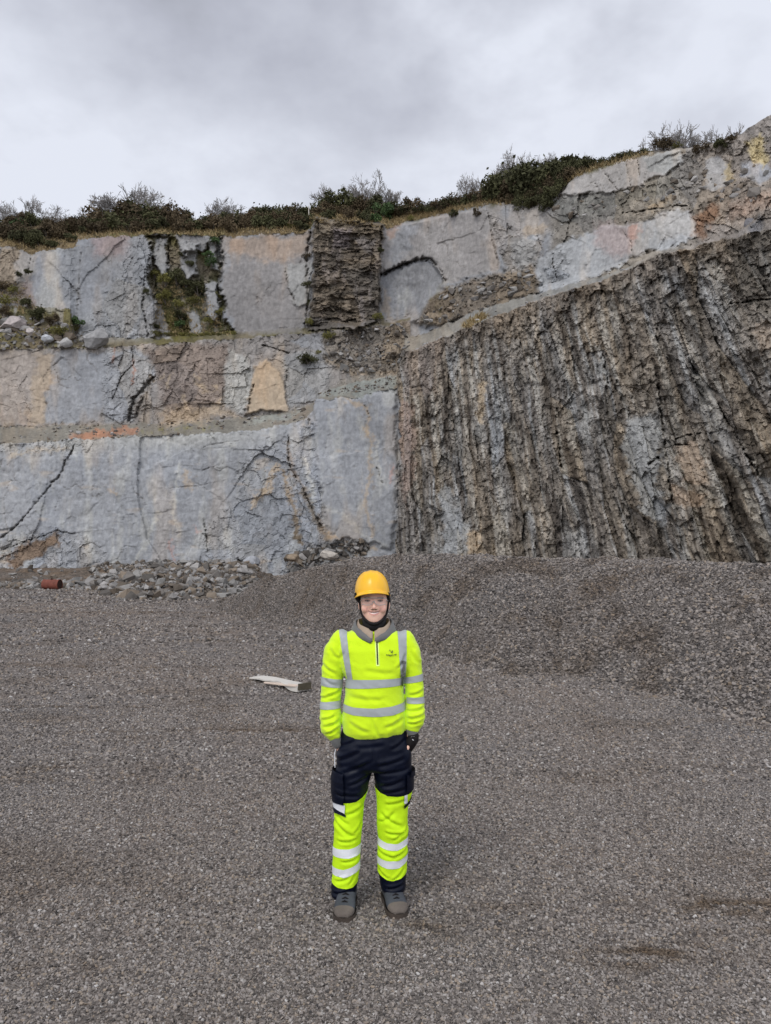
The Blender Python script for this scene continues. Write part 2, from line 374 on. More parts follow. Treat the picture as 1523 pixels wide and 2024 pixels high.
    slab([(245, 480), (300, 465), (305, 668), (155, 672), (170, 630), (220, 560)], c3(.29, .292, .303), .7, .42, 16)
    rough(m([(215, 600), (250, 540), (285, 480), (303, 470), (306, 668), (190, 672)], 12), .62); rough(m([(20, 700), (75, 760), (70, 838), (-20, 838)], 10), .3)
    # gully with plants
    gul = m([(296, 462), (345, 458), (360, 500), (400, 500), (418, 466), (440, 466), (436, 560), (440, 630), (470, 660), (300, 672), (308, 600), (298, 540)], 5)
    paint(gul, c3(.23, .19, .13), .9); rough(gul, .85)
    paint(gul * sst(525, 560, PY) * sst(-.45, .1, n3), c3(.085, .08, .028), .9); paint(gul * sst(.1, .5, n1), c3(.13, .12, .035), .8)
    for pts in ([(303, 468), (330, 466), (330, 540), (318, 545), (300, 510)], [(355, 475), (392, 478), (392, 540), (372, 555), (356, 530)], [(412, 470), (430, 470), (428, 540), (415, 530)], [(302, 600), (318, 600), (338, 668), (306, 668)], [(372, 612), (388, 612), (394, 655), (370, 660)], [(402, 560), (430, 560), (432, 640), (408, 620)]):
        slab(pts, c3(.34, .335, .34), .95, .25, 3)
    slab([(440, 470), (600, 462), (616, 470), (600, 655), (470, 655), (440, 600)], c3(.262, .245, .24), .85, .14, 6)
    paint(m([(440, 468), (612, 460), (612, 500), (560, 515), (450, 505)], 10), c3(.37, .29, .235), .75)
    slab([(562, 530), (575, 520), (616, 520), (606, 600), (590, 610), (572, 570)], c3(.35, .345, .34), .85, .05, 3)
    paint(m([(430, 470), (455, 468), (450, 540), (432, 560)], 5), GREY, .8)
    # dark bedded pillar
    pil = m([(620, 428), (700, 432), (757, 440), (752, 530), (748, 640), (608, 655), (616, 560)], 3, .6)
    paint(pil, c3(.135, .115, .096)); rough(pil, 1.0); paint(pil * sst(-.1, .5, fbm(xm / 2.5, zm / .5, 61, 4)), c3(.235, .195, .155), .7)
    paint(pil * sst(.1, .5, n3), c3(.22, .19, .175), .8); paint(pil * sst(480, 430, PY), c3(.27, .22, .155), .6)
    paint(m([(655, 455), (700, 448), (690, 490), (650, 490)], 5), c3(.22, .19, .20), .8); paint(m([(700, 470), (740, 470), (735, 500), (705, 490)], 5), c3(.20, .185, .19), .8)
    # slab with the arched overhang
    archpoly = [(752, 540), (775, 528), (810, 514), (850, 511), (868, 535), (884, 555), (860, 585), (838, 620), (770, 635), (752, 620)]
    sa = m([(757, 452), (800, 440), (960, 410), (972, 430), (985, 530), (880, 560), (838, 620), (760, 636), (750, 540)], 3, .5)
    paint(sa, c3(.345, .325, .32)); rough(sa, .10); paint(sa * sst(0, .7, n2), c3(.30, .285, .275), .5)
    paint(m([(795, 445), (830, 440), (815, 490), (770, 520), (765, 500)], 8), GREY, .8)
    am = m(archpoly, 4, .5); paint(am, GREY, .8); paint(am * sst(.1, .6, n3), PALE, .5); paint(m([(755, 575), (775, 590), (775, 632), (755, 625)], 6), TAN, .5)
    paint(m([(765, 455), (792, 448), (780, 470), (765, 476)], 5), c3(.38, .27, .22), .7)
    # broken mixed rock to the right of it
    slab([(962, 404), (1075, 395), (1112, 380), (1120, 420), (1080, 470), (1060, 540), (1000, 535), (975, 470)], c3(.325, .30, .285), .9, .75, 5)
    paint(m([(1010, 470), (1070, 470), (1062, 530), (1010, 530)], 8), c3(.33, .335, .35), .8); paint(m([(1040, 440), (1085, 440), (1075, 465), (1035, 465)], 6), TAN, .6)
    slab([(985, 415), (1010, 408), (1000, 450), (985, 440)], GREY, .8, .4); slab([(1040, 400), (1068, 395), (1060, 450), (1035, 440)], c3(.38, .34, .31), .8, .35)
    # slopes of rubble above the road
    paint(B(slope) * sst(1075, 1100, PX), c3(.25, .225, .195), .9); rough(B(slope) * sst(1075, 1100, PX), .9)
    paint(B(slope) * sst(1320, 1420, PX), c3(.265, .225, .195), .8)
    slab([(822, 640), (850, 590), (900, 560), (960, 542), (1050, 530), (1068, 560), (1060, 580), (960, 612), (870, 645)], c3(.215, .175, .135), .95, 1.0, 6)
    paint(m([(860, 570), (900, 560), (890, 620), (840, 640)], 10) * sst(-.1, .4, n3), GREEN, .6)
    sB = m([(1062, 572), (1062, 520), (1100, 480), (1190, 450), (1290, 425), (1365, 416), (1374, 462), (1330, 490), (1250, 506), (1225, 526), (1130, 562), (1075, 582)], 4, .7)
    paint(sB, c3(.37, .375, .39)); rough(sB, .22); paint(m([(1180, 448), (1260, 436), (1245, 500), (1205, 505), (1170, 470)], 10), PINK, .38); paint(m([(1240, 445), (1266, 440), (1262, 480), (1240, 470)], 4), PINK, .6)
    paint(m([(1290, 425), (1365, 418), (1370, 460), (1300, 480)], 8), c3(.37, .35, .335), .7); rough(m([(1080, 500), (1125, 490), (1120, 550), (1085, 555)], 8), .8)
    sC = m([(1108, 386), (1130, 352), (1190, 328), (1262, 310), (1345, 296), (1352, 318), (1320, 345), (1262, 366), (1182, 383)], 3, .5)
    paint(sC, c3(.365, .345, .335)); rough(sC, .12); paint(m([(1270, 308), (1346, 296), (1350, 320), (1320, 345), (1280, 340)], 3, .5), c3(.35, .35, .345), .9)
    paint(m([(1085, 400), (1180, 386), (1260, 370), (1330, 350), (1340, 372), (1240, 405), (1110, 445)], 10), c3(.185, .175, .155), .8)
    slab([(1390, 325), (1415, 305), (1440, 330), (1440, 370), (1400, 380)], c3(.32, .315, .32), .8, .3); slab([(1465, 325), (1500, 312), (1530, 345), (1500, 360), (1465, 350)], c3(.28, .29, .32), .8, .3)
    paint(m([(1478, 275), (1505, 270), (1520, 310), (1500, 330), (1485, 315)], 6), c3(.46, .37, .20), .85); paint(m([(1432, 330), (1450, 325), (1452, 355), (1435, 360)], 5), c3(.46, .37, .22), .7)
    paint(m([(1370, 420), (1420, 405), (1425, 430), (1385, 465), (1370, 460)], 8), c3(.23, .13, .08), .8); paint(m([(1440, 400), (1530, 370), (1530, 410), (1450, 430)], 14), c3(.33, .24, .19), .7); paint(m([(1280, 400), (1330, 385), (1320, 410), (1275, 415)], 8), c3(.40, .31, .21), .7)
    paint(m([(1480, 440), (1505, 430), (1510, 460), (1485, 470)], 5), c3(.15, .145, .15), .8)
    # haul road strip
    paint(B(road) * sst(1330, 1250, PX), c3(.25, .243, .228)); rough(B(road) * sst(1330, 1250, PX), .5); paint(B(road) * sst(.0, .5, n3), c3(.235, .215, .19), .7); paint(m([(915, 640), (950, 622), (962, 628), (930, 650)], 4), c3(.34, .27, .11), .7)
    # broken right-hand face with its steep strata
    us = s + 0.13 * zz + 0.004 * np.maximum(s - 8, 0) * zz + .22 * fbm(s / 3, zz / 4, 70, 3)
    q1 = fbm(us / 2.3, zz / 16, 71, 5); q2 = fbm(us / .8, zz / 7, 72, 4); q3 = fbm(us / 4.5 + 3, zz / 9, 73, 4)
    rm = B(isR)
    paint(rm, c3(.245, .215, .187)); rough(rm, 1.0)
    paint(rm * sst(.0, .5, q1), c3(.30, .293, .288), .85); paint(rm * sst(.05, .55, q2), c3(.33, .275, .215), .6); paint(rm * sst(.1, .6, -q2), c3(.13, .105, .085), .7)
    paint(rm * sst(.1, .7, q3), c3(.26, .215, .17), .6); paint(rm * sst(.15, .7, -q3), c3(.30, .298, .295), .6)
    q5 = fbm(us / .55, zz / 10, 75, 3); paint(rm * sst(.2, .5, q5), c3(.37, .352, .33), .85); paint(rm * sst(.2, .55, -q5), c3(.085, .068, .055), .85)
    edgeR = sst(55, 8, PY - RE[None]); paint(rm * edgeR, c3(.25, .20, .155), .7)
    for pts, col, a, r in (([(1235, 830), (1300, 815), (1310, 880), (1290, 960), (1320, 1000), (1310, 1040), (1275, 1020), (1250, 950), (1235, 890)], c3(.30, .305, .312), .85, .6),
                           ([(1340, 880), (1380, 880), (1400, 930), (1400, 960), (1350, 950)], c3(.37, .29, .225), .85, .5), ([(1330, 960), (1400, 970), (1390, 1000), (1330, 1000)], c3(.32, .235, .17), .7, .7),
                           ([(880, 950), (900, 1000), (930, 1040), (925, 1100), (885, 1100), (868, 1020), (875, 960)], c3(.33, .335, .345), .85, .6), ([(925, 1050), (950, 1050), (952, 1100), (920, 1102)], c3(.42, .33, .235), .85, .7),
                           ([(788, 800), (820, 800), (815, 960), (795, 1000)], c3(.29, .215, .18), .8, .6), ([(945, 750), (962, 752), (960, 830), (940, 830)], c3(.40, .31, .21), .75, .7),
                           ([(1375, 740), (1390, 740), (1430, 840), (1415, 840)], c3(.36, .34, .31), .7, .6), ([(1490, 640), (1530, 630), (1530, 700), (1500, 690)], c3(.34, .275, .22), .8, .5),
                           ([(1175, 680), (1184, 680), (1200, 770), (1190, 770)], c3(.36, .36, .35), .8, .5), ([(1150, 800), (1165, 800), (1165, 880), (1150, 870)], c3(.36, .35, .33), .7, .6),
                           ([(1440, 470), (1530, 440), (1530, 640), (1480, 600), (1440, 540)], c3(.12, .105, .085), .6, 1.0), ([(1330, 560), (1400, 700), (1390, 720), (1310, 600)], c3(.15, .125, .10), .5, 1.0),
                           ([(800, 690), (880, 660), (860, 780), (800, 790)], c3(.265, .21, .175), .6, 1.0)):
        k = m(pts, 6) * rm; paint(k, col, a); rough(k, r)
    # soil and turf band on top
    paint(B(soil), SOIL); rough(B(soil), .7); paint(B(soil) * sst(-.1, .4, n1), c3(.13, .12, .045), .8); paint(B(soil) * sst(.1, .5, n4), c3(.25, .19, .115), .7)
    turfR = m([(800, 440), (960, 404), (1080, 398), (1110, 375), (1135, 348), (1270, 300), (1270, 270), (700, 380)], 4) * sst(0, 14, SCt[None] + 4 - PY + 8); paint(turfR * (PX > 790), c3(.12, .105, .05), .9)
    # ---------------- relief (metres along the sight line, negative = towards the viewer)
    D = np.zeros_like(PX)
    f0, e0, r0 = cells(s / 3.2 + .3 * n1, zz / 3.6, 81); f1, e1, r1 = cells(s / 1.15 + .3 * n2, zz / 1.3, 82); f2, e2, r2 = cells(s / .42, zz / .5, 83); f3, e3, r3 = cells(s / .2, zz / .24, 87)
    g0, h0, t0 = cells(us / 1.4 + .3 * q1, zz / 6.0, 84); g1, h1, t1 = cells(us / .62, zz / 1.9, 85); g2, h2, t2 = cells(us / .3, zz / .45, 86)
    b0, _, u0 = cells(xm / 1.3, zm / .55, 91); b1, _, u1 = cells(xm / .45, zm / .2, 92)
    gen = .55 * f0 + .42 * f1 + .22 * f2 + .12 * f3 + .5 * fbm(xm / 4, zm / 4, 93, 4)
    rib = .95 * fbm(us / 3.2, zz / 20, 94, 4) + .50 * g0 + .36 * g1 + .22 * g2 + .11 * f3 + .14 * f1 * sst(-.2, .4, n1)
    mixr = np.clip(sst(-.05, .45, fbm(s / 5, zz / 5, 98, 3)) + sst(4.5, .5, (PY - RE[None]) * Yface[None] / FPX) + .0 * s, 0, 1)
    blk = .5 * fbm(s / 3, zz / 4, 99, 4) + .34 * f0 + .46 * f1 + .27 * f2 + .12 * f3
    rib = rib * (1 - mixr) + blk * mixr
    rib = rib + .12 * np.exp(-(h0 / .05) ** 2)
    bed = .6 * fbm(xm / 2.5, zm / 6, 95, 3) + .55 * b0 + .25 * b1 + .5 * f1 + .2 * f2
    rr = gen * (1 - pil) + 1.35 * bed * pil; rr = np.where(isR, rib, rr)
    plates, ep, rp = cells(xm / 7 + .06 * n1, zm / 9 + .04 * n2, 96); pl2, ep2, rp2 = cells(xm / 2.4 + zm / 9, zm / 3.4, 196)
    D += np.where(isR | berm | ben2 | soil | road, 0, 1) * (.30 * plates + .13 * n1 + .02 * n3 + .10 * pl2 * sst(-.15, .35, fbm(xm / 6, zm / 6, 197, 3)))
    D += R * rr * np.where(isR, 1.0, .72)
    D += .010 * f3 + .014 * f2 + .022 * f1 * (1 - R)
    D -= 2.3 * pil; D += gul * 1.5; D -= sst(0, 1, m([(822, 640), (850, 590), (900, 560), (960, 542), (1050, 530), (1068, 560), (1060, 580), (960, 612), (870, 645)], 14)) * 1.2
    for pts in ([(303, 468), (330, 466), (330, 540), (318, 545), (300, 510)], [(355, 475), (392, 478), (392, 540), (372, 555), (356, 530)], [(412, 470), (430, 470), (428, 540), (415, 530)], [(402, 560), (430, 560), (432, 640), (408, 620)]):
        D -= m(pts, 3, .6) * 1.0
    D -= m([(245, 480), (300, 465), (305, 668), (155, 672), (170, 630), (220, 560)], 8, .6) * .35
    D -= m([(562, 530), (575, 520), (616, 520), (606, 600), (590, 610), (572, 570)], 2, .6) * .3
    # overhanging arch: the roof of it slopes back over about half a metre
    D += sst(0, 5, np.where(inside(wx * .5 + PX * .5, wy * .5 + PY * .5, archpoly), seg_dist(PX, PY, archpoly[:6]), 0)) * .8 * sst(640, 555, PY)
    D -= slabL * .35 * B(lowr); D -= m([(490, 725), (530, 712), (555, 740), (566, 775), (565, 810), (484, 818)], 3, .6) * .5
    D -= sC * .4 + sB * .25
    # cracks and joints: real grooves, coloured dark; the arch line paints in the overhang's shade
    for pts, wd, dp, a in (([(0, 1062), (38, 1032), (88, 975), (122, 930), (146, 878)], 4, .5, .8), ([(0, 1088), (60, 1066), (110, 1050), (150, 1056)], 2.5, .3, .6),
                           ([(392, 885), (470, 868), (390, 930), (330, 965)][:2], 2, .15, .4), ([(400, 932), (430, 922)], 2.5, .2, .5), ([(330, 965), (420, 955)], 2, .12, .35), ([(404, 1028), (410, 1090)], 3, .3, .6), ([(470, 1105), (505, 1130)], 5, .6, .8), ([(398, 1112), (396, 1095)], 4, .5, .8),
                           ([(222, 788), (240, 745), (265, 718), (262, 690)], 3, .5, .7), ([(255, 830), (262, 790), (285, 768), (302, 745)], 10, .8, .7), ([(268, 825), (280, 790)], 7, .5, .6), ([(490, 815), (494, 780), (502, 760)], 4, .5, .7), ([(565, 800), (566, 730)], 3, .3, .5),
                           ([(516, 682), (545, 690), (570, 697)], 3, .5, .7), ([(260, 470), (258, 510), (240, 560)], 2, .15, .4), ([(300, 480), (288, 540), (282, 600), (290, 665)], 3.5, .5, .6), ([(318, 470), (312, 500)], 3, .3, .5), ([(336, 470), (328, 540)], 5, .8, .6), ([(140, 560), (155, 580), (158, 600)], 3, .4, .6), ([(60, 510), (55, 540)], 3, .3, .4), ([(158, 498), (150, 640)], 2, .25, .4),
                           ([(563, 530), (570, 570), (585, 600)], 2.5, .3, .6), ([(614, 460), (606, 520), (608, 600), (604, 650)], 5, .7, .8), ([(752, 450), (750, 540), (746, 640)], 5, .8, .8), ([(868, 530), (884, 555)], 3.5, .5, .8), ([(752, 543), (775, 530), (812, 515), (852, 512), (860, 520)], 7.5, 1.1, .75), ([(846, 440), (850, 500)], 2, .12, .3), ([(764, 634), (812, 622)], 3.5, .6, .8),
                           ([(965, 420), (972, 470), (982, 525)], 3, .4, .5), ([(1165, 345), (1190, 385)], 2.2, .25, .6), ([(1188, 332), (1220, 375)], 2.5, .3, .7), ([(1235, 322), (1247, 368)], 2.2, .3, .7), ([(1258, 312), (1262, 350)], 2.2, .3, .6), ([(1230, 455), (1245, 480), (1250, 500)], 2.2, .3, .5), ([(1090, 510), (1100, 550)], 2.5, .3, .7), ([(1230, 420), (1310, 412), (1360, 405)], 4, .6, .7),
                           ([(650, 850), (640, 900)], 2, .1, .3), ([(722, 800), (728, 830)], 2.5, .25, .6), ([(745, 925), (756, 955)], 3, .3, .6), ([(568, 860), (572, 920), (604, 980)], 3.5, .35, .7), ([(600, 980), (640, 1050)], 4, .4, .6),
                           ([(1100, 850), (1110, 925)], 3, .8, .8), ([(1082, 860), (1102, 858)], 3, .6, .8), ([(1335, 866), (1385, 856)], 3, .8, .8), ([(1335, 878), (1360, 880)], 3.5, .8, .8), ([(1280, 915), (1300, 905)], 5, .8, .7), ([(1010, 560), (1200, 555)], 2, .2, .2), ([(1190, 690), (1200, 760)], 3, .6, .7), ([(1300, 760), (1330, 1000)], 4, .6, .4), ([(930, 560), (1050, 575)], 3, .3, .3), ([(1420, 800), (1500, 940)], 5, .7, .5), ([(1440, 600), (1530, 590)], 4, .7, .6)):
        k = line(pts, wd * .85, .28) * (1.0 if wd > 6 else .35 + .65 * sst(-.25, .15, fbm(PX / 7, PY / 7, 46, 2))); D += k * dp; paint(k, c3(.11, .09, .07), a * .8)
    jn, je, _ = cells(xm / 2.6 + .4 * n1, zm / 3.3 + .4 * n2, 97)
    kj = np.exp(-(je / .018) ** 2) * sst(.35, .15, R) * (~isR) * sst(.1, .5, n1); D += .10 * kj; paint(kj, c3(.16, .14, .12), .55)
    # stone-by-stone colour differences
    tone = 1 + R * (.45 * (np.where(isR, t1, r1) - .5) + .5 * (np.where(isR, t2, r2) - .5) + .30 * (r3 - .5)) + (1 - R) * (.09 * n4 + .13 * fbm(xm / .35, zm / .35, 55, 3) + .05 * (r2 - .5) + .07 * (r1 - .5) * sst(-.2, .5, n1))
    hue = np.where(isR, t0, r0)
    C *= np.clip(tone, .35, 1.8)[..., None]
    st1 = fbm(xm / 8 + zm / 20, zm / 6, 57, 4); st2 = fbm(xm / 2.2, zm / 8, 58, 4); kk = ((1 - R) * (~isR))[..., None]
    C *= 1 + kk * (.16 * st1 + .12 * st2)[..., None]; C[..., 0] *= 1 + kk[..., 0] * .10 * sst(.1, .6, st2); C[..., 2] *= 1 - kk[..., 0] * .10 * sst(.1, .6, st2)
    lumC = C.mean(-1, keepdims=True); C[:] = np.where(isR[..., None], C * .92 + lumC * .08, C)
    face_tone = 1 - .21 * sst(690, 640, PY) * (~isR) * sst(1350, 900, PX) - .10 * B(midf) - .05 * B(lowr)      # faces toned darker, the upper ones most
    C *= face_tone[..., None]; C[..., 2] *= .965
    C[..., 0] *= 1 + R * .10 * (hue - .5); C[..., 2] *= 1 - R * .16 * (hue - .5)
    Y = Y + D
    X, Yw, Z = PA(PX, PY, Y)
    # the land runs on behind the skyline
    tail = [(4, 0.0), (20, -.6), (140, -3.0)]
    Xs, Ys, Zs = [X], [Yw], [Z]
    for dy, dz in tail:
        k = (Yw[-1:] + dy) / Yw[-1:]; Xs.append(X[-1:] * k); Ys.append(Yw[-1:] + dy); Zs.append(Z[-1:] + dz)
    X, Yw, Z = np.concatenate(Xs), np.concatenate(Ys), np.concatenate(Zs)
    Cx = np.concatenate([C] + [np.repeat(c3(.12, .11, .05)[None, None], len(cols), 1)] * 3); Rx = np.concatenate([R] + [R[-1:]] * 3)
    n, k = X.shape
    V = np.stack([X, Yw, Z], -1).reshape(-1, 3); idx = np.arange(n * k).reshape(n, k)
    F = np.stack([idx[:-1, :-1], idx[:-1, 1:], idx[1:, 1:], idx[1:, :-1]], -1).reshape(-1, 4)
    lab = np.full(PX.shape, 0); lab[berm] = 1; lab[midf] = 2; lab[ben2] = 3; lab[uppf] = 4; lab[soil] = 5; lab[isR] = 6; lab[road] = 7; lab[slope] = 8; lab[(PX > 785) & ~isR & (lab == 0)] = 8; lab[(pil > .5)] = 9
    lab = np.concatenate([lab, np.where(lab[-1:] == 8, 8, 5), np.where(lab[-1:] == 8, 8, 5), np.where(lab[-1:] == 8, 8, 5)])
    fl = lab[:-1, :-1].reshape(-1)
    names = ["lower_rock_face", "gravel_ledge", "middle_rock_face", "rubble_ledge", "upper_rock_face", "cliff_top_ground", "broken_rock_face", "haul_road", "rubble_slope", "rock_pillar"]
    labs = ["smooth blue grey lower quarry face behind the gravel", "narrow grey gravel ledge between the lower and middle quarry faces", "middle quarry face with tan and grey slabs", "rubble and grass ledge at the foot of the upper face", "smooth grey upper quarry face", "turf and soil strip along the cliff top", "rough brown quarry face with steep strata on the right", "pale sloping haul road above the brown rock face", "rubble slope with pale slabs rising to the right", "dark bedded rock pillar jutting from the upper face"]
    for i, (nm, lb) in enumerate(zip(names, labs)):
        f = F[fl == i]
        if not len(f): continue
        u, inv = np.unique(f, return_inverse=True)
        fr = Rx.reshape(-1)[f].mean(1)
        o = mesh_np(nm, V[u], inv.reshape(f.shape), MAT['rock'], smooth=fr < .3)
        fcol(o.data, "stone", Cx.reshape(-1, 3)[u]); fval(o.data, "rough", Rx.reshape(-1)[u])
        tag(o, lb, None, None, 'structure')
    return dict(PX=PX, PY=PY, X=X[:nr], Y=Yw[:nr], Z=Z[:nr], cols=cols, SK=SK, base=base, nr=nr, UT=UT, SCt=SCt)

def rock_mat():
    m_, nt, b = new_mat("quarry_stone"); L = nt.links
    b.inputs['Roughness'].default_value = .9; b.inputs['Specular IOR Level'].default_value = .25
    at = add(nt, 'ShaderNodeAttribute', attribute_name="stone"); ra = add(nt, 'ShaderNodeAttribute', attribute_name="rough")
    tc = add(nt, 'ShaderNodeTexCoord')
    nz = add(nt, 'ShaderNodeTexNoise', Scale=3.0, Detail=8.0, Roughness=.65); L.new(tc.outputs['Object'], nz.inputs['Vector'])
    mp = add(nt, 'ShaderNodeMapping'); mp.inputs['Scale'].default_value = (4, 4, 1.6); mp.inputs['Rotation'].default_value = (0, .12, 0); L.new(tc.outputs['Object'], mp.inputs['Vector'])
    n2 = add(nt, 'ShaderNodeTexNoise', Scale=1.0, Detail=6.0, Roughness=.6); L.new(mp.outputs[0], n2.inputs['Vector'])
    ad = add(nt, 'ShaderNodeMath', operation='ADD'); L.new(nz.outputs['Fac'], ad.inputs[0]); L.new(n2.outputs['Fac'], ad.inputs[1])
    mr = add(nt, 'ShaderNodeMapRange'); mr.inputs['From Min'].default_value = .65; mr.inputs['From Max'].default_value = 1.35; mr.inputs['To Min'].default_value = .74; mr.inputs['To Max'].default_value = 1.26
    L.new(ad.outputs[0], mr.inputs['Value'])
    vm = add(nt, 'ShaderNodeVectorMath', operation='SCALE'); L.new(at.outputs['Color'], vm.inputs[0]); L.new(mr.outputs[0], vm.inputs['Scale']); L.new(vm.outputs[0], b.inputs['Base Color'])
    n3 = add(nt, 'ShaderNodeTexNoise', Scale=5.0, Detail=8.0, Roughness=.7); L.new(tc.outputs['Object'], n3.inputs['Vector'])
    sm = add(nt, 'ShaderNodeMapRange'); sm.inputs['To Min'].default_value = .2; sm.inputs['To Max'].default_value = .8; L.new(ra.outputs['Fac'], sm.inputs['Value'])
    bp = add(nt, 'ShaderNodeBump', Distance=.2); L.new(sm.outputs[0], bp.inputs['Strength']); L.new(n3.outputs['Fac'], bp.inputs['Height']); L.new(bp.outputs[0], b.inputs['Normal'])
    return m_
MAT = {'rock': rock_mat()}
CL = build_cliffs()
def surf(px, py, back=0.0):
    """point on the quarry relief seen at a photo pixel"""
    j = int(np.clip(round((px - CL['cols'][0]) / 2.0), 0, len(CL['cols']) - 1))
    f = (py - CL['base'][j]) / (CL['SK'][j] - CL['base'][j]); i = int(np.clip(round(f * (CL['nr'] - 1)), 0, CL['nr'] - 1))
    p = Vector((CL['X'][i, j], CL['Y'][i, j], CL['Z'][i, j]))
    return p if not back else Vector((p.x * (p.y + back) / p.y, p.y + back, p.z))
# ------------------------------------------------------------------ quarry floor, gravel heap, rubble bank
def gravel_mat(name, base, scale, bump, warm=.5, stones=True):
    m_, nt, b = new_mat(name); L = nt.links
    b.inputs['Roughness'].default_value = .88; b.inputs['Specular IOR Level'].default_value = .3
    tc = add(nt, 'ShaderNodeTexCoord')
    geo = add(nt, 'ShaderNodeNewGeometry')
    v = add(nt, 'ShaderNodeTexVoronoi', Scale=scale); v.feature = 'F1'; L.new(geo.outputs['Position'], v.inputs['Vector'])
    v2 = add(nt, 'ShaderNodeTexVoronoi', Scale=scale * .37); L.new(geo.outputs['Position'], v2.inputs['Vector'])
    nz = add(nt, 'ShaderNodeTexNoise', Scale=.35, Detail=5.0, Roughness=.6); L.new(geo.outputs['Position'], nz.inputs['Vector'])
    rp = add(nt, 'ShaderNodeValToRGB'); e = rp.color_ramp.elements
    bx = np.array(base)
    e[0].position = 0; e[0].color = (*(bx * .45), 1); e[1].position = 1; e[1].color = (*(bx * 1.75), 1)
    q = e.new(.5); q.color = (*bx, 1); q = e.new(.85); q.color = (*(bx * 1.3), 1)
    sp = add(nt, 'ShaderNodeSeparateColor'); L.new(v.outputs['Color'], sp.inputs[0]); sp2 = add(nt, 'ShaderNodeSeparateColor'); L.new(v2.outputs['Color'], sp2.inputs[0])
    av = add(nt, 'ShaderNodeMath', operation='MULTIPLY_ADD'); av.inputs[1].default_value = .3; L.new(sp2.outputs[0], av.inputs[0])
    m7 = add(nt, 'ShaderNodeMath', operation='MULTIPLY'); m7.inputs[1].default_value = .7; L.new(sp.outputs[0], m7.inputs[0]); L.new(m7.outputs[0], av.inputs[2]); L.new(av.outputs[0], rp.inputs[0])
    tint = add(nt, 'ShaderNodeValToRGB'); t = tint.color_ramp.elements
    t[0].position = .35; t[0].color = (1.10, 1.0, .90, 1); t[1].position = .65; t[1].color = (.86, .90, .95, 1); L.new(nz.outputs['Fac'], tint.inputs[0])
    mx = add(nt, 'ShaderNodeMix', data_type='RGBA', blend_type='MULTIPLY'); mx.inputs['Factor'].default_value = 1.0
    L.new(rp.outputs[0], mx.inputs['A']); L.new(tint.outputs[0], mx.inputs['B'])
    damp = add(nt, 'ShaderNodeAttribute', attribute_name="damp")
    mx2 = add(nt, 'ShaderNodeMix', data_type='RGBA', blend_type='MULTIPLY'); L.new(damp.outputs['Fac'], mx2.inputs['Factor'])
    L.new(mx.outputs['Result'], mx2.inputs['A']); mx2.inputs['B'].default_value = (.62, .53, .42, 1)
    L.new(mx2.outputs['Result'], b.inputs['Base Color'])
    inv = add(nt, 'ShaderNodeMath', operation='SUBTRACT'); inv.inputs[0].default_value = 1; L.new(v.outputs['Distance'], inv.inputs[1])
    bp = add(nt, 'ShaderNodeBump', Strength=bump, Distance=.6 / scale); L.new(inv.outputs[0], bp.inputs['Height'])
    L.new(bp.outputs[0], b.inputs['Normal'])
    return m_
MAT['floor'] = gravel_mat("floor_gravel", (.165, .146, .133), 55, 1.0)  # darker than the stones on it: the gaps' shade is in this colour
MAT['heap'] = gravel_mat("heap_gravel", (.135, .12, .108), 34, 1.0)
MAT['bank'] = gravel_mat("bank_gravel", (.145, .123, .104), 9, .8)  # darkened so the gaps between the rubble look shaded

def damp_at(x, y):
    """darker, browner patches on the floor: damp fines, and darker ground by the boots"""
    d = np.zeros_like(x)
    for cx, cy, rx, ry, a in ((1.42, 4.02, .45, .10, .9), (1.95, 4.55, .5, .13, 1.0), (1.2, 3.9, .25, .12, .7), (2.05, 4.2, .4, .1, .6), (.25, 4.35, .28, .22, .5), (.62, 4.6, .3, .12, .4), (-1.6, 3.9, .3, .12, .5), (-1.0, 3.3, .5, .15, .3), (-4.5, 10.5, 2.5, .10, .6), (-2.0, 9.0, 2.0, .07, .6), (-5, 14, 3, .2, .5), (-4, 18, 4, .15, .6), (-6, 22, 5, .2, .6), (-3.5, 7.5, 1.5, .06, .5), (-9, 27, 6, .25, .6)):
        q = ((x - cx) / rx) ** 2 + ((y - cy + .25 * ry * np.sin(3 * x)) / ry) ** 2
        d = np.maximum(d, a * np.exp(-q * 1.2) * np.clip(.6 + 1.4 * fbm(x * 4, y * 8, 77, 3), 0, 1.3))
    return np.clip(d * 1.15 + .35 * sst(.1, .7, fbm(x / 1.7, y / 1.1, 78, 4)), 0, 1)
def build_floor():
    xs = np.unique(np.concatenate([np.linspace(-160, -30, 14), np.linspace(-30, -8, 60), np.linspace(-8, 8, 200), np.linspace(8, 30, 60), np.linspace(30, 160, 14)]))
    ys = np.unique(np.concatenate([np.linspace(-80, 0, 12), np.linspace(0, 12, 170), np.linspace(12, 62, 170), np.linspace(62, 320, 20)]))
    X, Y = np.meshgrid(xs, ys); Z = base_z(X, Y)
    Z = Z - 4.0 * sst(62, 75, Y)                       # the sheet dives under the quarry face and carries on to the horizon
    n, k = X.shape; idx = np.arange(n * k).reshape(n, k)
    F = np.stack([idx[:-1, :-1], idx[:-1, 1:], idx[1:, 1:], idx[1:, :-1]], -1).reshape(-1, 4)
    o = mesh_np("gravel_ground", np.stack([X, Y, Z], -1).reshape(-1, 3), F, MAT['floor'], smooth=True)
    fval(o.data, "damp", damp_at(X, Y)); tag(o, "flat grey gravel floor of the quarry", kind='structure')
build_floor()

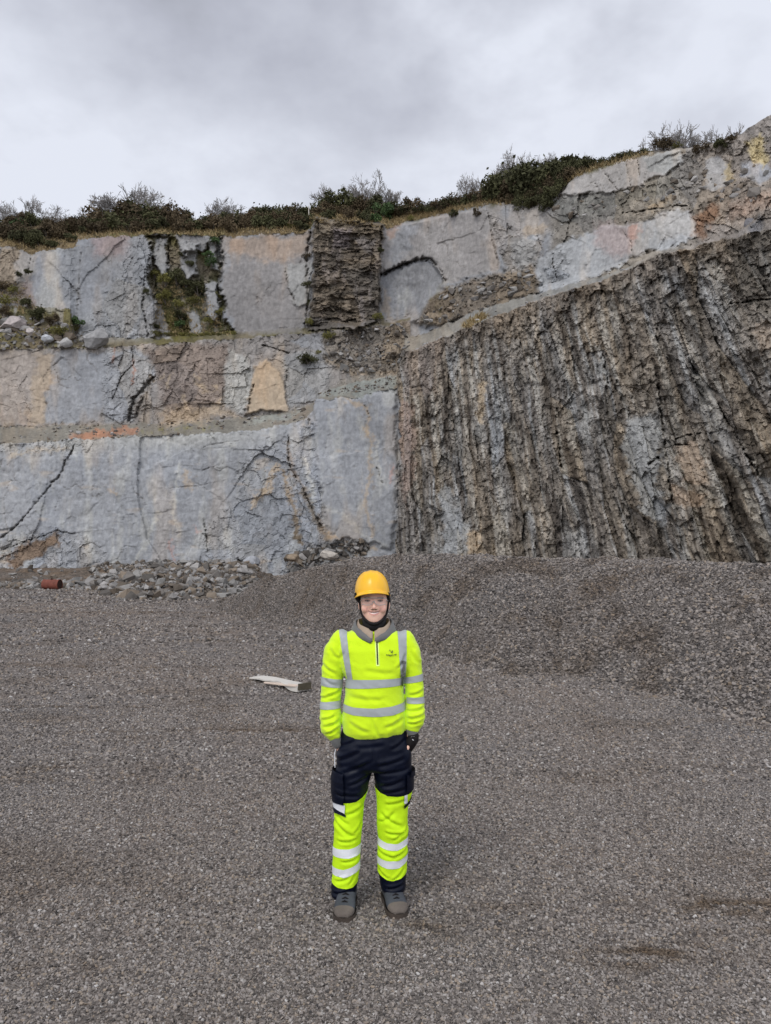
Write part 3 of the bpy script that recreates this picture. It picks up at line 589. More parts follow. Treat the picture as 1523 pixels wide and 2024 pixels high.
def toe_y(px):
    py = np.interp(px, [405, 420, 500, 560, 620, 740, 830, 920, 1010, 1060, 1100, 1250, 1400, 1523, 1760, 1900], [1198, 1203, 1222, 1232, 1243, 1270, 1292, 1318, 1340, 1338, 1332, 1366, 1400, 1432, 1490, 1500])
    k = (py - HORIZON) / FPX; return (H + .145) / (k + .029)
def crest(px):
    py = np.interp(px, [405, 420, 470, 520, 600, 640, 700, 785, 900, 1000, 1300, 1400, 1523, 1900], [1203, 1201, 1178, 1152, 1128, 1121, 1106, 1097, 1099, 1104, 1107, 1114, 1118, 1128])
    w = np.interp(px, [405, 600, 785, 1900], [2.0, 3.8, 4.3, 4.4]); Y = toe_y(px) + w
    return Y, H + (HORIZON - py) / FPX * Y
def build_heap():
    pxs = np.concatenate([np.arange(400, 1900, 5.0), np.arange(1900, 3300, 25.0)]); u = np.concatenate([np.linspace(-.25, 1.15, 150), np.linspace(1.2, 2.6, 20)])
    PXg, U = np.meshgrid(pxs, u); t0 = toe_y(PXg); yc, zc = crest(PXg)
    Y = t0 + U * (yc - t0); X = (PXg - 761.5) / FPX * Y
    gz = base_z(X, Y); prof = np.where(U < 1, np.sin(np.clip(U, 0, 1) * np.pi / 2) * .75 + np.clip(U, 0, 1) * .25, 1 - .35 * sst(1, 2.4, U))
    top = zc - base_z(X, yc)
    # tipped loads run together: soft ridges falling towards the left, lumps and slumps
    rid = np.sin((X * .9 + Y * .75) * 2.1 + 1.2 * fbm(X / 2, Y / 2, 14, 2)) * .24 * sst(760, 620, PXg) * sst(0, .4, U) * sst(1.02, .75, U)
    lump = .16 * fbm(X / 1.7, Y / 1.4, 15, 4) * sst(0, .5, U) * (1 - .7 * sst(.8, 1, U)) + .05 * fbm(X / .35, Y / .35, 16, 3) * sst(0, .2, U)
    low = .16 * np.exp(-((PXg - 900) / 110) ** 2) * np.exp(-((U - .16) / .14) ** 2)
    Z = gz - .12 * sst(.0, -.25, U) + top * prof * sst(400, 440, PXg) * sst(3250, 2100, PXg) + rid + lump + low * .4
    n, k = X.shape; idx = np.arange(n * k).reshape(n, k)
    F = np.stack([idx[:-1, :-1], idx[:-1, 1:], idx[1:, 1:], idx[1:, :-1]], -1).reshape(-1, 4)
    o = mesh_np("gravel_heap", np.stack([X, Y, Z], -1).reshape(-1, 3), F, MAT['heap'], smooth=True)
    fval(o.data, "damp", np.clip(.55 * sst(.05, .6, fbm(X / .9, Y / 1.2, 17, 4)), 0, 1)); tag(o, "long low heap of loose grey gravel in front of the brown rock face", kind='structure')
    return X, Y, Z, U
HEAP = build_heap()

def bank_h(px, w):
    py = np.interp(px, [-250, 0, 180, 300, 480, 520, 640], [1127, 1124, 1122, 1119, 1119, 1135, 1150]); Y = 57.0
    return H + (HORIZON - py) / FPX * Y
def build_bank():
    pxs = np.arange(-300, 640, 3.0); u = np.linspace(0, 1, 60)
    PXg, U = np.meshgrid(pxs, u)
    y0 = np.interp(PXg, [-300, 0, 180, 240, 400, 480, 640], [46, 46, 44, 34, 33.5, 38, 50]); Y = y0 + U * (61.5 - y0); X = (PXg - 761.5) / FPX * Y
    g = base_z(X, Y); zt = bank_h(PXg, 0) - base_z(X, 0 * X + 57)
    prof = np.where(PXg < 200, .25 * sst(0, .25, U) + .75 * sst(.35, .75, U), sst(0, .72, U)); w = sst(120, 230, PXg)
    prof = (.25 * sst(0, .2, U) + .75 * sst(.4, .72, U)) * (1 - w) + w * (.45 * sst(0, .3, U) + .55 * sst(.25, .75, U))
    Z = g - .06 + zt * prof * sst(600, 520, PXg) + (.12 + .2 * w) * fbm(X / 1.1, Y / 1.1, 18, 4) * sst(0, .1, U)
    n, k = X.shape; idx = np.arange(n * k).reshape(n, k)
    F = np.stack([idx[:-1, :-1], idx[:-1, 1:], idx[1:, 1:], idx[1:, :-1]], -1).reshape(-1, 4)
    o = mesh_np("rubble_bank", np.stack([X, Y, Z], -1).reshape(-1, 3), F, MAT['bank'], smooth=False)
    fval(o.data, "damp", np.clip(.5 + .5 * fbm(X / 2, Y / 2, 19, 3), 0, 1)); tag(o, "low bank of brown gravel and rubble at the foot of the lower face", kind='structure')
    return PXg, U, X, Y, Z
BANK = build_bank()

# ---- rocks
def rock_arrays(rs, sub=2, jag=.35, flat=.7):
    if sub == 1:                       # broken angular stone: the hull of a few scattered points
        bm = bmesh.new(); pts = rs.normal(size=(13, 3)); pts /= np.linalg.norm(pts, axis=1)[:, None]; pts *= rs.uniform(.7, 1.15, (13, 1))
        for q in pts: bm.verts.new(q)
        bmesh.ops.convex_hull(bm, input=bm.verts[:]); bmesh.ops.triangulate(bm, faces=bm.faces[:])
        for v in [v for v in bm.verts if not v.link_faces]: bm.verts.remove(v)
        bm.verts.index_update(); V = np.array([v.co[:] for v in bm.verts]); F = np.array([[v.index for v in f.verts] for f in bm.faces]); bm.free()
        return V * np.array([1.1, rs.uniform(.55, .95), flat * rs.uniform(.7, 1.2)]), F
    bm = bmesh.new(); bmesh.ops.create_icosphere(bm, subdivisions=sub, radius=1)
    V = np.array([v.co[:] for v in bm.verts]); F = np.array([[v.index for v in f.verts] for f in bm.faces]); bm.free()
    # cut by random planes: broken, flat-sided stone
    for _ in range(9 if sub > 1 else 5):
        d = rs.normal(size=3); d /= np.linalg.norm(d); h = rs.uniform(.45, .85); k = V @ d; V = np.where((k > h)[:, None], V - (k - h)[:, None] * d, V)
    V *= 1 + jag * .3 * rs.normal(size=(len(V), 1)); V *= np.array([1, rs.uniform(.6, .95), flat * rs.uniform(.7, 1.2)])
    return V, F
def rotz(rs):
    a, b, c = rs.uniform(0, 6.28), rs.normal() * .35, rs.normal() * .35
    return np.array(Matrix.Rotation(a, 3, 'Z') @ Matrix.Rotation(b, 3, 'X') @ Matrix.Rotation(c, 3, 'Y'))
def stone_mat(name):
    m_, nt, b = new_mat(name); L = nt.links; b.inputs['Roughness'].default_value = .9; b.inputs['Specular IOR Level'].default_value = .25
    at = add(nt, 'ShaderNodeAttribute', attribute_name="stone"); tc = add(nt, 'ShaderNodeTexCoord')
    nz = add(nt, 'ShaderNodeTexNoise', Scale=4.0, Detail=7.0, Roughness=.65); L.new(tc.outputs['Object'], nz.inputs['Vector'])
    mr = add(nt, 'ShaderNodeMapRange'); mr.inputs['To Min'].default_value = .55; mr.inputs['To Max'].default_value = 1.45; L.new(nz.outputs['Fac'], mr.inputs['Value'])
    vm = add(nt, 'ShaderNodeVectorMath', operation='SCALE'); L.new(at.outputs['Color'], vm.inputs[0]); L.new(mr.outputs[0], vm.inputs['Scale']); L.new(vm.outputs[0], b.inputs['Base Color'])
    bp = add(nt, 'ShaderNodeBump', Strength=.5, Distance=.08); L.new(nz.outputs['Fac'], bp.inputs['Height']); L.new(bp.outputs[0], b.inputs['Normal'])
    return m_
MAT['stone'] = stone_mat("loose_stone")
PAL = np.array([[.20, .19, .18], [.155, .14, .125], [.24, .23, .215], [.12, .10, .08], [.185, .15, .115], [.10, .09, .08], [.30, .285, .27]])
def rubble_stuff(name, label, pts, sizes, seed):
    rs = np.random.RandomState(seed); protos = [rock_arrays(rs, 1, .25) for _ in range(14)]
    Vs, Fs, Cs, o = [], [], [], 0
    for p, sz in zip(pts, sizes):
        V, F = protos[rs.randint(len(protos))]; V = (V * sz * rs.uniform(.75, 1.3, 3)) @ rotz(rs).T + np.array(p) + np.array([0, 0, sz * .25])
        Vs.append(V); Fs.append(F + o); o += len(V); Cs.append(np.repeat(PAL[rs.randint(len(PAL))][None] * rs.uniform(.75, 1.2), len(V), 0))
    ob = mesh_np(name, np.concatenate(Vs), np.concatenate(Fs), MAT['stone']); fcol(ob.data, "stone", np.concatenate(Cs)); tag(ob, label, kind='stuff'); return ob
def bank_pts():
    PXg, U, X, Y, Z = BANK; rs = np.random.RandomState(5); P_, S_ = [], []
    while len(P_) < 6500:
        i, j = rs.randint(2, 50), rs.randint(60, 270); px, u = PXg[i, j], U[i, j]
        if px < 185 and not (u < .22 or rs.rand() < .04): continue
        if px > 505: continue
        if 150 <= px < 260 and u > .5 and rs.rand() < .6: continue
        P_.append((X[i, j] + rs.normal() * .1, Y[i, j] + rs.normal() * .1, Z[i, j])); S_.append(min(.48, .07 + .075 * rs.exponential()))
    return P_, S_
rubble_stuff("bank_rubble", "broken stone lying over the bank at the foot of the lower face", *bank_pts(), 21)
def scatter_on_cliff(polys, n, seed, smin, smax):
    rs = np.random.RandomState(seed); P_, S_ = [], []; tries = 0
    while len(P_) < n and tries < n * 40:
        tries += 1; pl = polys[rs.randint(len(polys))]; xs = [p[0] for p in pl]; ys = [p[1] for p in pl]
        x, y = rs.uniform(min(xs), max(xs)), rs.uniform(min(ys), max(ys))
        if not inside(np.array([x]), np.array([y]), pl)[0]: continue
        P_.append(tuple(surf(x, y))); S_.append(min(smax, smin + rs.exponential() * (smax - smin) * .3))
    return P_, S_
rubble_stuff("ledge_rubble", "tumbled pale stones on the ledge at the far left", *scatter_on_cliff([[(-150, 640), (40, 625), (140, 640), (200, 675), (180, 690), (-150, 692)]], 340, 22, .15, .62), 22)
rubble_stuff("ledge_scree", "small stones strewn along the gravel ledge and the haul road's edges", *scatter_on_cliff([[(-100, 845), (330, 838), (330, 862), (-100, 885)], [(330, 838), (600, 806), (610, 832), (330, 862)], [(628, 778), (784, 742), (784, 764), (640, 786)], [(822, 680), (960, 620), (1240, 528), (1240, 534), (1000, 622), (822, 690)], [(822, 655), (960, 607), (1240, 522), (1240, 527), (960, 614), (822, 664)]], 420, 26, .05, .28), 26)
rubble_stuff("fallen_rubble", "fallen stones at the foot of the lower face beside the heap", *scatter_on_cliff([[(570, 1100), (620, 1085), (720, 1066), (728, 1085), (690, 1128), (570, 1135)]], 300, 23, .12, .5), 23)
rubble_stuff("slope_rubble", "loose stones over the slopes below the upper slabs", *scatter_on_cliff([[(1085, 402), (1180, 388), (1340, 352), (1520, 320), (1520, 400), (1240, 405), (1110, 445)], [(822, 645), (850, 595), (900, 565), (960, 547), (1050, 535), (1060, 575), (960, 607), (870, 642)], [(640, 660), (800, 640), (810, 690), (785, 735), (700, 742), (645, 715)]], 420, 24, .12, .5), 24)
def boulder(label, px, py, Y, sx, sz, col, seed, p=None, group=None):
    rs = np.random.RandomState(seed); V, F = rock_arrays(rs, 3, .06, 1.0); V = V / np.abs(V).max(0) * np.array([sx, sx * .8, sz]); V = V @ np.array(Matrix.Rotation(rs.uniform(-.4, .4), 3, 'Y')).T
    p = p or P(px, py, Y); o = mesh_np("boulder", V, F, MAT['stone']); o.location = p
    fcol(o.data, "stone", np.repeat(np.array(col)[None], len(V), 0) * (1 + .12 * rs.normal(size=(len(V), 1)))); tag(o, label, "boulder", group); return o
for a in (("pale boulder lying in the rubble bank right of the rusty drum", 331, 1158, 43.5, .48, .40, (.46, .40, .37), 1),
          ("big pale pinkish slab of rock on the ledge at the far left", 24, 640, 69.5, 1.25, .72, (.33, .29, .275), 2),
          ("grey boulder at the foot of the mottled slab, above the middle face", 186, 668, 67.2, 1.25, .95, (.25, .245, .24), 3),
          ("small grey boulder with a dark side on the ledge, right of the pale stones", 131, 676, 67.0, .62, .55, (.31, .30, .29), 4),
          ("rounded pale stone on the ledge below the pinkish slab of rock", 60, 656, 68.0, .40, .36, (.42, .38, .36), 5),
          ("bluish flat stone on the ledge beside the green bush", 92, 668, 67.6, .60, .42, (.36, .37, .385), 6),
          ("cream boulder among fallen rubble where the lower face meets the heap", 650, 1098, 58.5, .75, .35, (.44, .40, .35), 7),
          ("brown boulder at the left end of the fallen rubble under the lower face", 580, 1104, 59.0, .55, .38, (.27, .21, .15), 8),
          ("grey leaning boulder in the foot of the lower face left of the rubble", 497, 1112, 57.5, .7, .55, (.30, .305, .32), 9),
          ("dark squared block high on the right hand slope", 1492, 446, 44.5, .65, .6, (.15, .145, .15), 10)):
    boulder(*a)

# ---- loose chippings close to the camera: real stones
def chippings():
    rs = np.random.RandomState(9)
    hid = bpy.data.collections.new("chipping_shapes")           # only a source of shapes for the scatter, not in the scene
    cm, nt, b = new_mat("chipping_stone"); L = nt.links; b.inputs['Roughness'].default_value = .85; b.inputs['Specular IOR Level'].default_value = .3
    at = add(nt, 'ShaderNodeAttribute', attribute_name="tone"); at.attribute_type = 'INSTANCER'
    rp = add(nt, 'ShaderNodeValToRGB'); e = rp.color_ramp.elements; e[0].position = 0; e[0].color = (.05, .045, .043, 1); e[1].position = 1; e[1].color = (.45, .43, .41, 1)
    for ps, c in ((.22, (.128, .112, .10)), (.48, (.215, .19, .171)), (.72, (.27, .243, .225)), (.82, (.265, .212, .16)), (.94, (.30, .276, .256)), (.985, (.38, .355, .33))):
        q = e.new(ps); q.color = (*c, 1)
    L.new(at.outputs['Fac'], rp.inputs[0])
    tc = add(nt, 'ShaderNodeTexCoord'); nz = add(nt, 'ShaderNodeTexNoise', Scale=2.5, Detail=3.0); L.new(tc.outputs['Object'], nz.inputs['Vector'])
    mr = add(nt, 'ShaderNodeMapRange'); mr.inputs['To Min'].default_value = .75; mr.inputs['To Max'].default_value = 1.25; L.new(nz.outputs['Fac'], mr.inputs['Value'])
    vm = add(nt, 'ShaderNodeVectorMath', operation='SCALE'); L.new(rp.outputs[0], vm.inputs[0]); L.new(mr.outputs[0], vm.inputs['Scale'])
    dm = add(nt, 'ShaderNodeAttribute', attribute_name="wet"); dm.attribute_type = 'INSTANCER'
    mx2 = add(nt, 'ShaderNodeMix', data_type='RGBA', blend_type='MULTIPLY'); L.new(dm.outputs['Fac'], mx2.inputs['Factor']); L.new(vm.outputs[0], mx2.inputs['A']); mx2.inputs['B'].default_value = (.5, .42, .33, 1)
    L.new(mx2.outputs['Result'], b.inputs['Base Color'])
    for k in range(8):
        V, F = rock_arrays(rs, 1, .3, .62); me = mesh_np("chipping", V, F, cm, link=False); o = bpy.data.objects.new("chipping", me); hid.objects.link(o)
    pts, szs, tone, wet = [], [], [], []
    def lay(n, y0, y1, s0, s1, power=1.0):
        y = y0 + (y1 - y0) * rs.rand(n) ** power; x = (rs.rand(n) * 2 - 1) * (.80 * y + 1.0); z = base_z(x, y)
        s = s0 * np.minimum(np.exp(rs.normal(size=n) * s1), 1.9); pts.append(np.stack([x, y, z + s * .25], 1)); szs.append(s); tone.append(rs.rand(n)); wet.append(damp_at(x, y))
    lay(150000, 2.3, 4.2, .0066, .40, .8); lay(170000, 4.2, 7.0, .0078, .40); lay(115000, 7, 11, .011, .42); lay(70000, 11, 17, .0165, .4); lay(46000, 17, 32, .03, .35); lay(26000, 32, 50, .05, .35)
    lay(90, 2.3, 12, .018, .3)
    # the heap's own coarser stone
    X, Y, Z, U = HEAP; n = 150000; i = rs.randint(6, 138, n); j = rs.randint(6, 325, n); fi, fj = rs.rand(n), rs.rand(n)
    bl = lambda A: (A[i, j] * (1 - fi) + A[i + 1, j] * fi) * (1 - fj) + (A[i, j + 1] * (1 - fi) + A[i + 1, j + 1] * fi) * fj
    s = .019 * np.minimum(np.exp(rs.normal(size=n) * .45), 2.2); pts.append(np.stack([bl(X), bl(Y), bl(Z) + s * .3], 1)); szs.append(s); tone.append(np.clip(rs.rand(n) ** 1.3 * .94, 0, 1)); wet.append(.5 * sst(.0, .6, fbm(bl(X) / .9, bl(Y) / 1.2, 17, 4)))
    V = np.concatenate(pts); n = len(V); me = bpy.data.meshes.new("gravel_chippings"); me.vertices.add(n); me.vertices.foreach_set('co', V.astype(np.float32).ravel())
    fval(me, "size", np.concatenate(szs)); fval(me, "tone", np.concatenate(tone)); fval(me, "wet", np.concatenate(wet))
    rv = me.attributes.new("spin", 'FLOAT_VECTOR', 'POINT'); rv.data.foreach_set('vector', np.stack([rs.normal(size=n) * .5, rs.normal(size=n) * .5, rs.rand(n) * 6.28], 1).astype(np.float32).ravel())
    o = bpy.data.objects.new("gravel_chippings", me); COL.objects.link(o); tag(o, "loose grey gravel chippings strewn over the quarry floor and heap", kind='stuff')
    ng = bpy.data.node_groups.new("scatter_chippings", 'GeometryNodeTree'); ng.interface.new_socket("Geometry", in_out='INPUT', socket_type='NodeSocketGeometry'); ng.interface.new_socket("Geometry", in_out='OUTPUT', socket_type='NodeSocketGeometry')
    gi = ng.nodes.new('NodeGroupInput'); go = ng.nodes.new('NodeGroupOutput'); ci = ng.nodes.new('GeometryNodeCollectionInfo'); ci.inputs['Collection'].default_value = hid; ci.inputs['Separate Children'].default_value = True; ci.inputs['Reset Children'].default_value = True
    ip = ng.nodes.new('GeometryNodeInstanceOnPoints'); ip.inputs['Pick Instance'].default_value = True
    def na(nm, ty):
        a = ng.nodes.new('GeometryNodeInputNamedAttribute'); a.data_type = ty; a.inputs['Name'].default_value = nm; return a
    sz, sn = na("size", 'FLOAT'), na("spin", 'FLOAT_VECTOR'); l = ng.links
    er = ng.nodes.new('FunctionNodeEulerToRotation'); l.new(sn.outputs['Attribute'], er.inputs[0])
    l.new(gi.outputs[0], ip.inputs['Points']); l.new(ci.outputs[0], ip.inputs['Instance']); l.new(er.outputs[0], ip.inputs['Rotation']); l.new(sz.outputs['Attribute'], ip.inputs['Scale']); l.new(ip.outputs[0], go.inputs[0])
    md = o.modifiers.new("scatter", 'NODES'); md.node_group = ng
chippings()
# ------------------------------------------------------------------ plants
MAT['gorse'] = mat_simple("gorse_leaf", (.062, .062, .026), .85, .35, 1.3, objrand=.25)
MAT['bramble'] = mat_simple("bramble_leaf", (.085, .062, .034), .85, .35, 1.3, objrand=.25)
MAT['ivy'] = mat_simple("ivy_leaf", (.05, .085, .026), .7, .3, 1.3, objrand=.2)
MAT['moss'] = mat_simple("moss_leaf", (.135, .125, .035), .9, .35, 1.5, objrand=.25)
MAT['bark'] = mat_simple("bark", (.10, .085, .07), .9, .3, 8)
MAT['twig'] = mat_simple("twig", (.215, .20, .19), .9, .3, 4)
MAT['straw'] = mat_simple("dry_grass_blade", (.30, .225, .115), .9, .35, 2.0)
def tube_arrays(p0, p1, r0, r1, k=4):
    d = np.array(p1) - np.array(p0); d = d / (np.linalg.norm(d) + 1e-9); a = np.cross(d, [0.3, .9, .2]); a /= np.linalg.norm(a); b = np.cross(d, a)
    an = np.arange(k) * 2 * np.pi / k; ring = np.cos(an)[:, None] * a + np.sin(an)[:, None] * b
    V = np.concatenate([np.array(p0) + ring * r0, np.array(p1) + ring * r1]); F = [[i, (i + 1) % k, k + (i + 1) % k, k + i] for i in range(k)]
    return V, np.array(F)
class Acc:
    def __init__(s): s.V, s.F, s.n = [], [], 0
    def add(s, V, F): s.V.append(V); s.F.append(np.asarray(F) + s.n); s.n += len(V)
    def out(s): return np.concatenate(s.V), np.concatenate(s.F)
def leaf_cloud(rs, nblob, nleaf, size, flat=.75, spiky=0.0):
    """many small leaf faces spread through an uneven set of clumps, about one unit in radius, base at z = 0"""
    V, F = [], []; n = 0
    for b in range(nblob):
        a = rs.rand() * 6.28; q = rs.rand() ** .5 * .68; c = np.array([np.cos(a) * q, np.sin(a) * q, .25 + rs.rand() * .85 * flat * (1.15 - q * .6)]); r = rs.uniform(.22, .42)
        for _ in range(nleaf):
            d = rs.normal(size=3); d /= np.linalg.norm(d); p = c + d * r * rs.uniform(.55, 1.08) * np.array([1, 1, .85])
            if spiky and rs.rand() < spiky: p = p + np.array([0, 0, rs.uniform(.05, .25)])
            t = rs.normal(size=3); t /= np.linalg.norm(t); u = np.cross(t, rs.normal(size=3)); u /= np.linalg.norm(u) + 1e-9; s = size * rs.uniform(.5, 1.4)
            p[2] = max(p[2], .02); V += [p - t * s, p + u * s * .55, p + t * s, p - u * s * .55]; F.append([n, n + 1, n + 2, n + 3]); n += 4
    return np.array(V), np.array(F)
def bush_protos():
    out = {}
    for nm, (nb, nl, sz, sp) in dict(gorse=(13, 120, .08, .08), bramble=(11, 105, .075, .15), ivy=(10, 90, .085, 0), moss=(9, 85, .07, .1), loose=(9, 42, .10, .3)).items():
        out[nm] = []
        for k in range(3):
            rs = np.random.RandomState(100 + k + 17 * len(nm)); V, F = leaf_cloud(rs, nb, nl, sz, .8, sp); fm = mesh_np("foliage", V, F, MAT['gorse' if nm == 'loose' else nm], link=False)
            ac = Acc()
            for q in range(5):
                a = rs.rand() * 6.28; ac.add(*tube_arrays((0, 0, -.15), (math.cos(a) * .4, math.sin(a) * .4, .6), .035, .012))
            out[nm].append((fm, mesh_np("stem", *ac.out(), MAT['bark'], link=False)))
    return out
BUSH = bush_protos(); bcount = {}
def bush(kind, loc, size, label, group=None, cat="bush", name=None, sq=1.0, sink=.12):
    k = bcount.get(kind, 0); bcount[kind] = k + 1; fm, sm = BUSH[kind][k % 3]
    nm = name or {'gorse': 'gorse_bush', 'bramble': 'bramble_bush', 'ivy': 'ivy_clump', 'moss': 'grass_clump', 'loose': 'shrub'}[kind]
    r = empty(nm, (loc[0], loc[1], loc[2] - size * sink), rnd.uniform(0, 6.28)); r.scale = (size * rnd.uniform(.9, 1.15), size * rnd.uniform(.9, 1.15), size * sq * rnd.uniform(.85, 1.15))
    for n_, me in (("foliage", fm), ("stem", sm)):
        o = bpy.data.objects.new(n_, me); COL.objects.link(o); o.parent = r
    tag(r, label, cat, group); return r
def tree_protos():
    out = []
    for k in range(5):
        rs = np.random.RandomState(300 + k); tr, cr = Acc(), Acc()
        def grow(p, d, ln, r, lev):
            d = d / np.linalg.norm(d); e = p + d * ln; (tr if lev < 2 else cr).add(*tube_arrays(p, e, r, r * .72, 5 if lev < 2 else 3))
            if lev >= 6: return
            for q in range(3 if lev > 0 else 5):
                nd = d + rs.normal(size=3) * .60 + np.array([0, 0, .08]); s = p + d * ln * rs.uniform(.45, 1.0); grow(s, nd, ln * rs.uniform(.55, .82), max(r * .55, .0023), lev + 1)
        for _ in range(2): grow(np.zeros(3) + rs.normal(size=3) * [.06, .06, 0], np.array([rs.normal() * .25, rs.normal() * .25, 1.0]), .26, .017, 0)
        V1, F1 = tr.out(); V2, F2 = cr.out(); h = max(V1[:, 2].max(), V2[:, 2].max()); out.append((mesh_np("trunk", V1 / h, F1, MAT['bark'], link=False), mesh_np("crown", V2 / h, F2, MAT['twig'], link=False)))
    return out
TREE = tree_protos(); tcount = [0]
def bare_tree(px, top, base, back, label, wide=1.0, group=None):
    p = surf(px, base); p = Vector((p.x * (p.y + back) / p.y, p.y + back, p.z + .0)); q = P(px, top, p.y); hgt = q.z - p.z + .5
    k = tcount[0] % 5; tcount[0] += 1; r = empty("bare_tree", (p.x, p.y, p.z - .5), rnd.uniform(0, 6.28)); r.scale = (hgt * wide, hgt * wide, hgt)
    for n_, me in zip(("trunk", "crown"), TREE[k]):
        o = bpy.data.objects.new(n_, me); COL.objects.link(o); o.parent = r
    tag(r, label, "tree", group); return r
sky_y = lambda px: float(np.interp(px, CL['cols'], CL['SK'])); und_y = lambda px: float(np.interp(px, CL['cols'], np.where(CL['cols'] < 800, CL['UT'], CL['SCt'])))
TOPX, TOPY = zip(*[(-120, 420), (0, 421), (100, 425), (170, 424), (215, 400), (330, 398), (372, 420), (450, 416), (500, 402), (600, 404), (640, 390), (680, 378), (720, 382), (760, 394), (800, 402), (870, 393), (940, 372), (990, 338), (1060, 330), (1130, 303), (1150, 304), (1290, 300)])
# the hedge of gorse and bramble along the cliff top
SEG = [(-110, 70, "at the left end of the cliff top"), (70, 160, "above the left notch in the cliff edge"), (160, 290, "above the mottled slab"), (290, 440, "above the plant filled gully"), (440, 610, "left of the dark pillar"),
       (770, 960, "above the arched overhang"), (960, 1120, "on the slope below the high slab"), (1120, 1290, "above the high jointed slab")]
for x0, x1, where in SEG:
    x = x0 + rnd.uniform(0, 6)
    while x < x1:
        s0, u0 = sky_y(x), und_y(x); kind = rnd.choice(['gorse', 'gorse', 'bramble']); wd = 'dark green gorse bush' if kind == 'gorse' else 'brown bramble bush'
        back = surf(x, s0 + 1)
        sz = max(.7, (P(x, float(np.interp(x, TOPX, TOPY)), back.y).z - back.z) * rnd.choice([.62, .72, .8, .88, 1.0])); bush(kind, back + Vector((0, rnd.uniform(.1, 1.2), 0)), sz, f"{wd} in the back row {where}", f"{wd}es in the back row {where}")
        if u0 - s0 > 14:
            f = rnd.uniform(.3, .75); p = surf(x + rnd.uniform(-6, 6), s0 + (u0 - s0) * f); kind = rnd.choice(['gorse', 'bramble', 'bramble']); wd = 'dark green gorse bush' if kind == 'gorse' else 'brown bramble bush'
            bush(kind, p, rnd.uniform(.9, 1.5) * (1 if x < 900 else .75), f"{wd} in the front row {where}", f"{wd}es in the front row {where}")
        x += rnd.uniform(9, 15) * (1 if x < 900 else .8)
for x, y, sz, kind, lab in ((648, 432, .62, 'gorse', "small dark bush hanging over the pillar's left front edge"), (690, 433, .7, 'bramble', "brown bramble hanging over the middle of the pillar's front edge"), (722, 436, .72, 'gorse', "dark bush hanging over the pillar's right front edge"), (740, 440, .6, 'ivy', "small green clump hanging over the pillar's right front edge"), (655, 410, 1.1, 'gorse', "rounded dark gorse bush at the left end of the pillar's top"), (680, 400, 1.35, 'gorse', "tallest dark gorse bush on top of the dark pillar"), (712, 410, 1.2, 'bramble', "brown bramble bush in the middle of the pillar's top"),
                            (738, 420, 1.15, 'gorse', "dark gorse bush at the right end of the pillar's top"), (752, 432, 1.15, 'ivy', "bright green leafy clump hanging at the pillar's right shoulder"), (640, 425, .8, 'bramble', "low bramble on the pillar's left shoulder"), (668, 425, .8, 'bramble', "low brown bramble at the front of the pillar's top"), (775, 430, .9, 'gorse', "dark gorse bush in the notch right of the pillar"), (700, 428, .55, 'moss', "yellowish grass clump at the front of the pillar's top")):
    bush(kind, surf(x, max(y, sky_y(x) + 2)), sz * 1.5, lab, name='leafy_clump' if kind == 'ivy' else None)
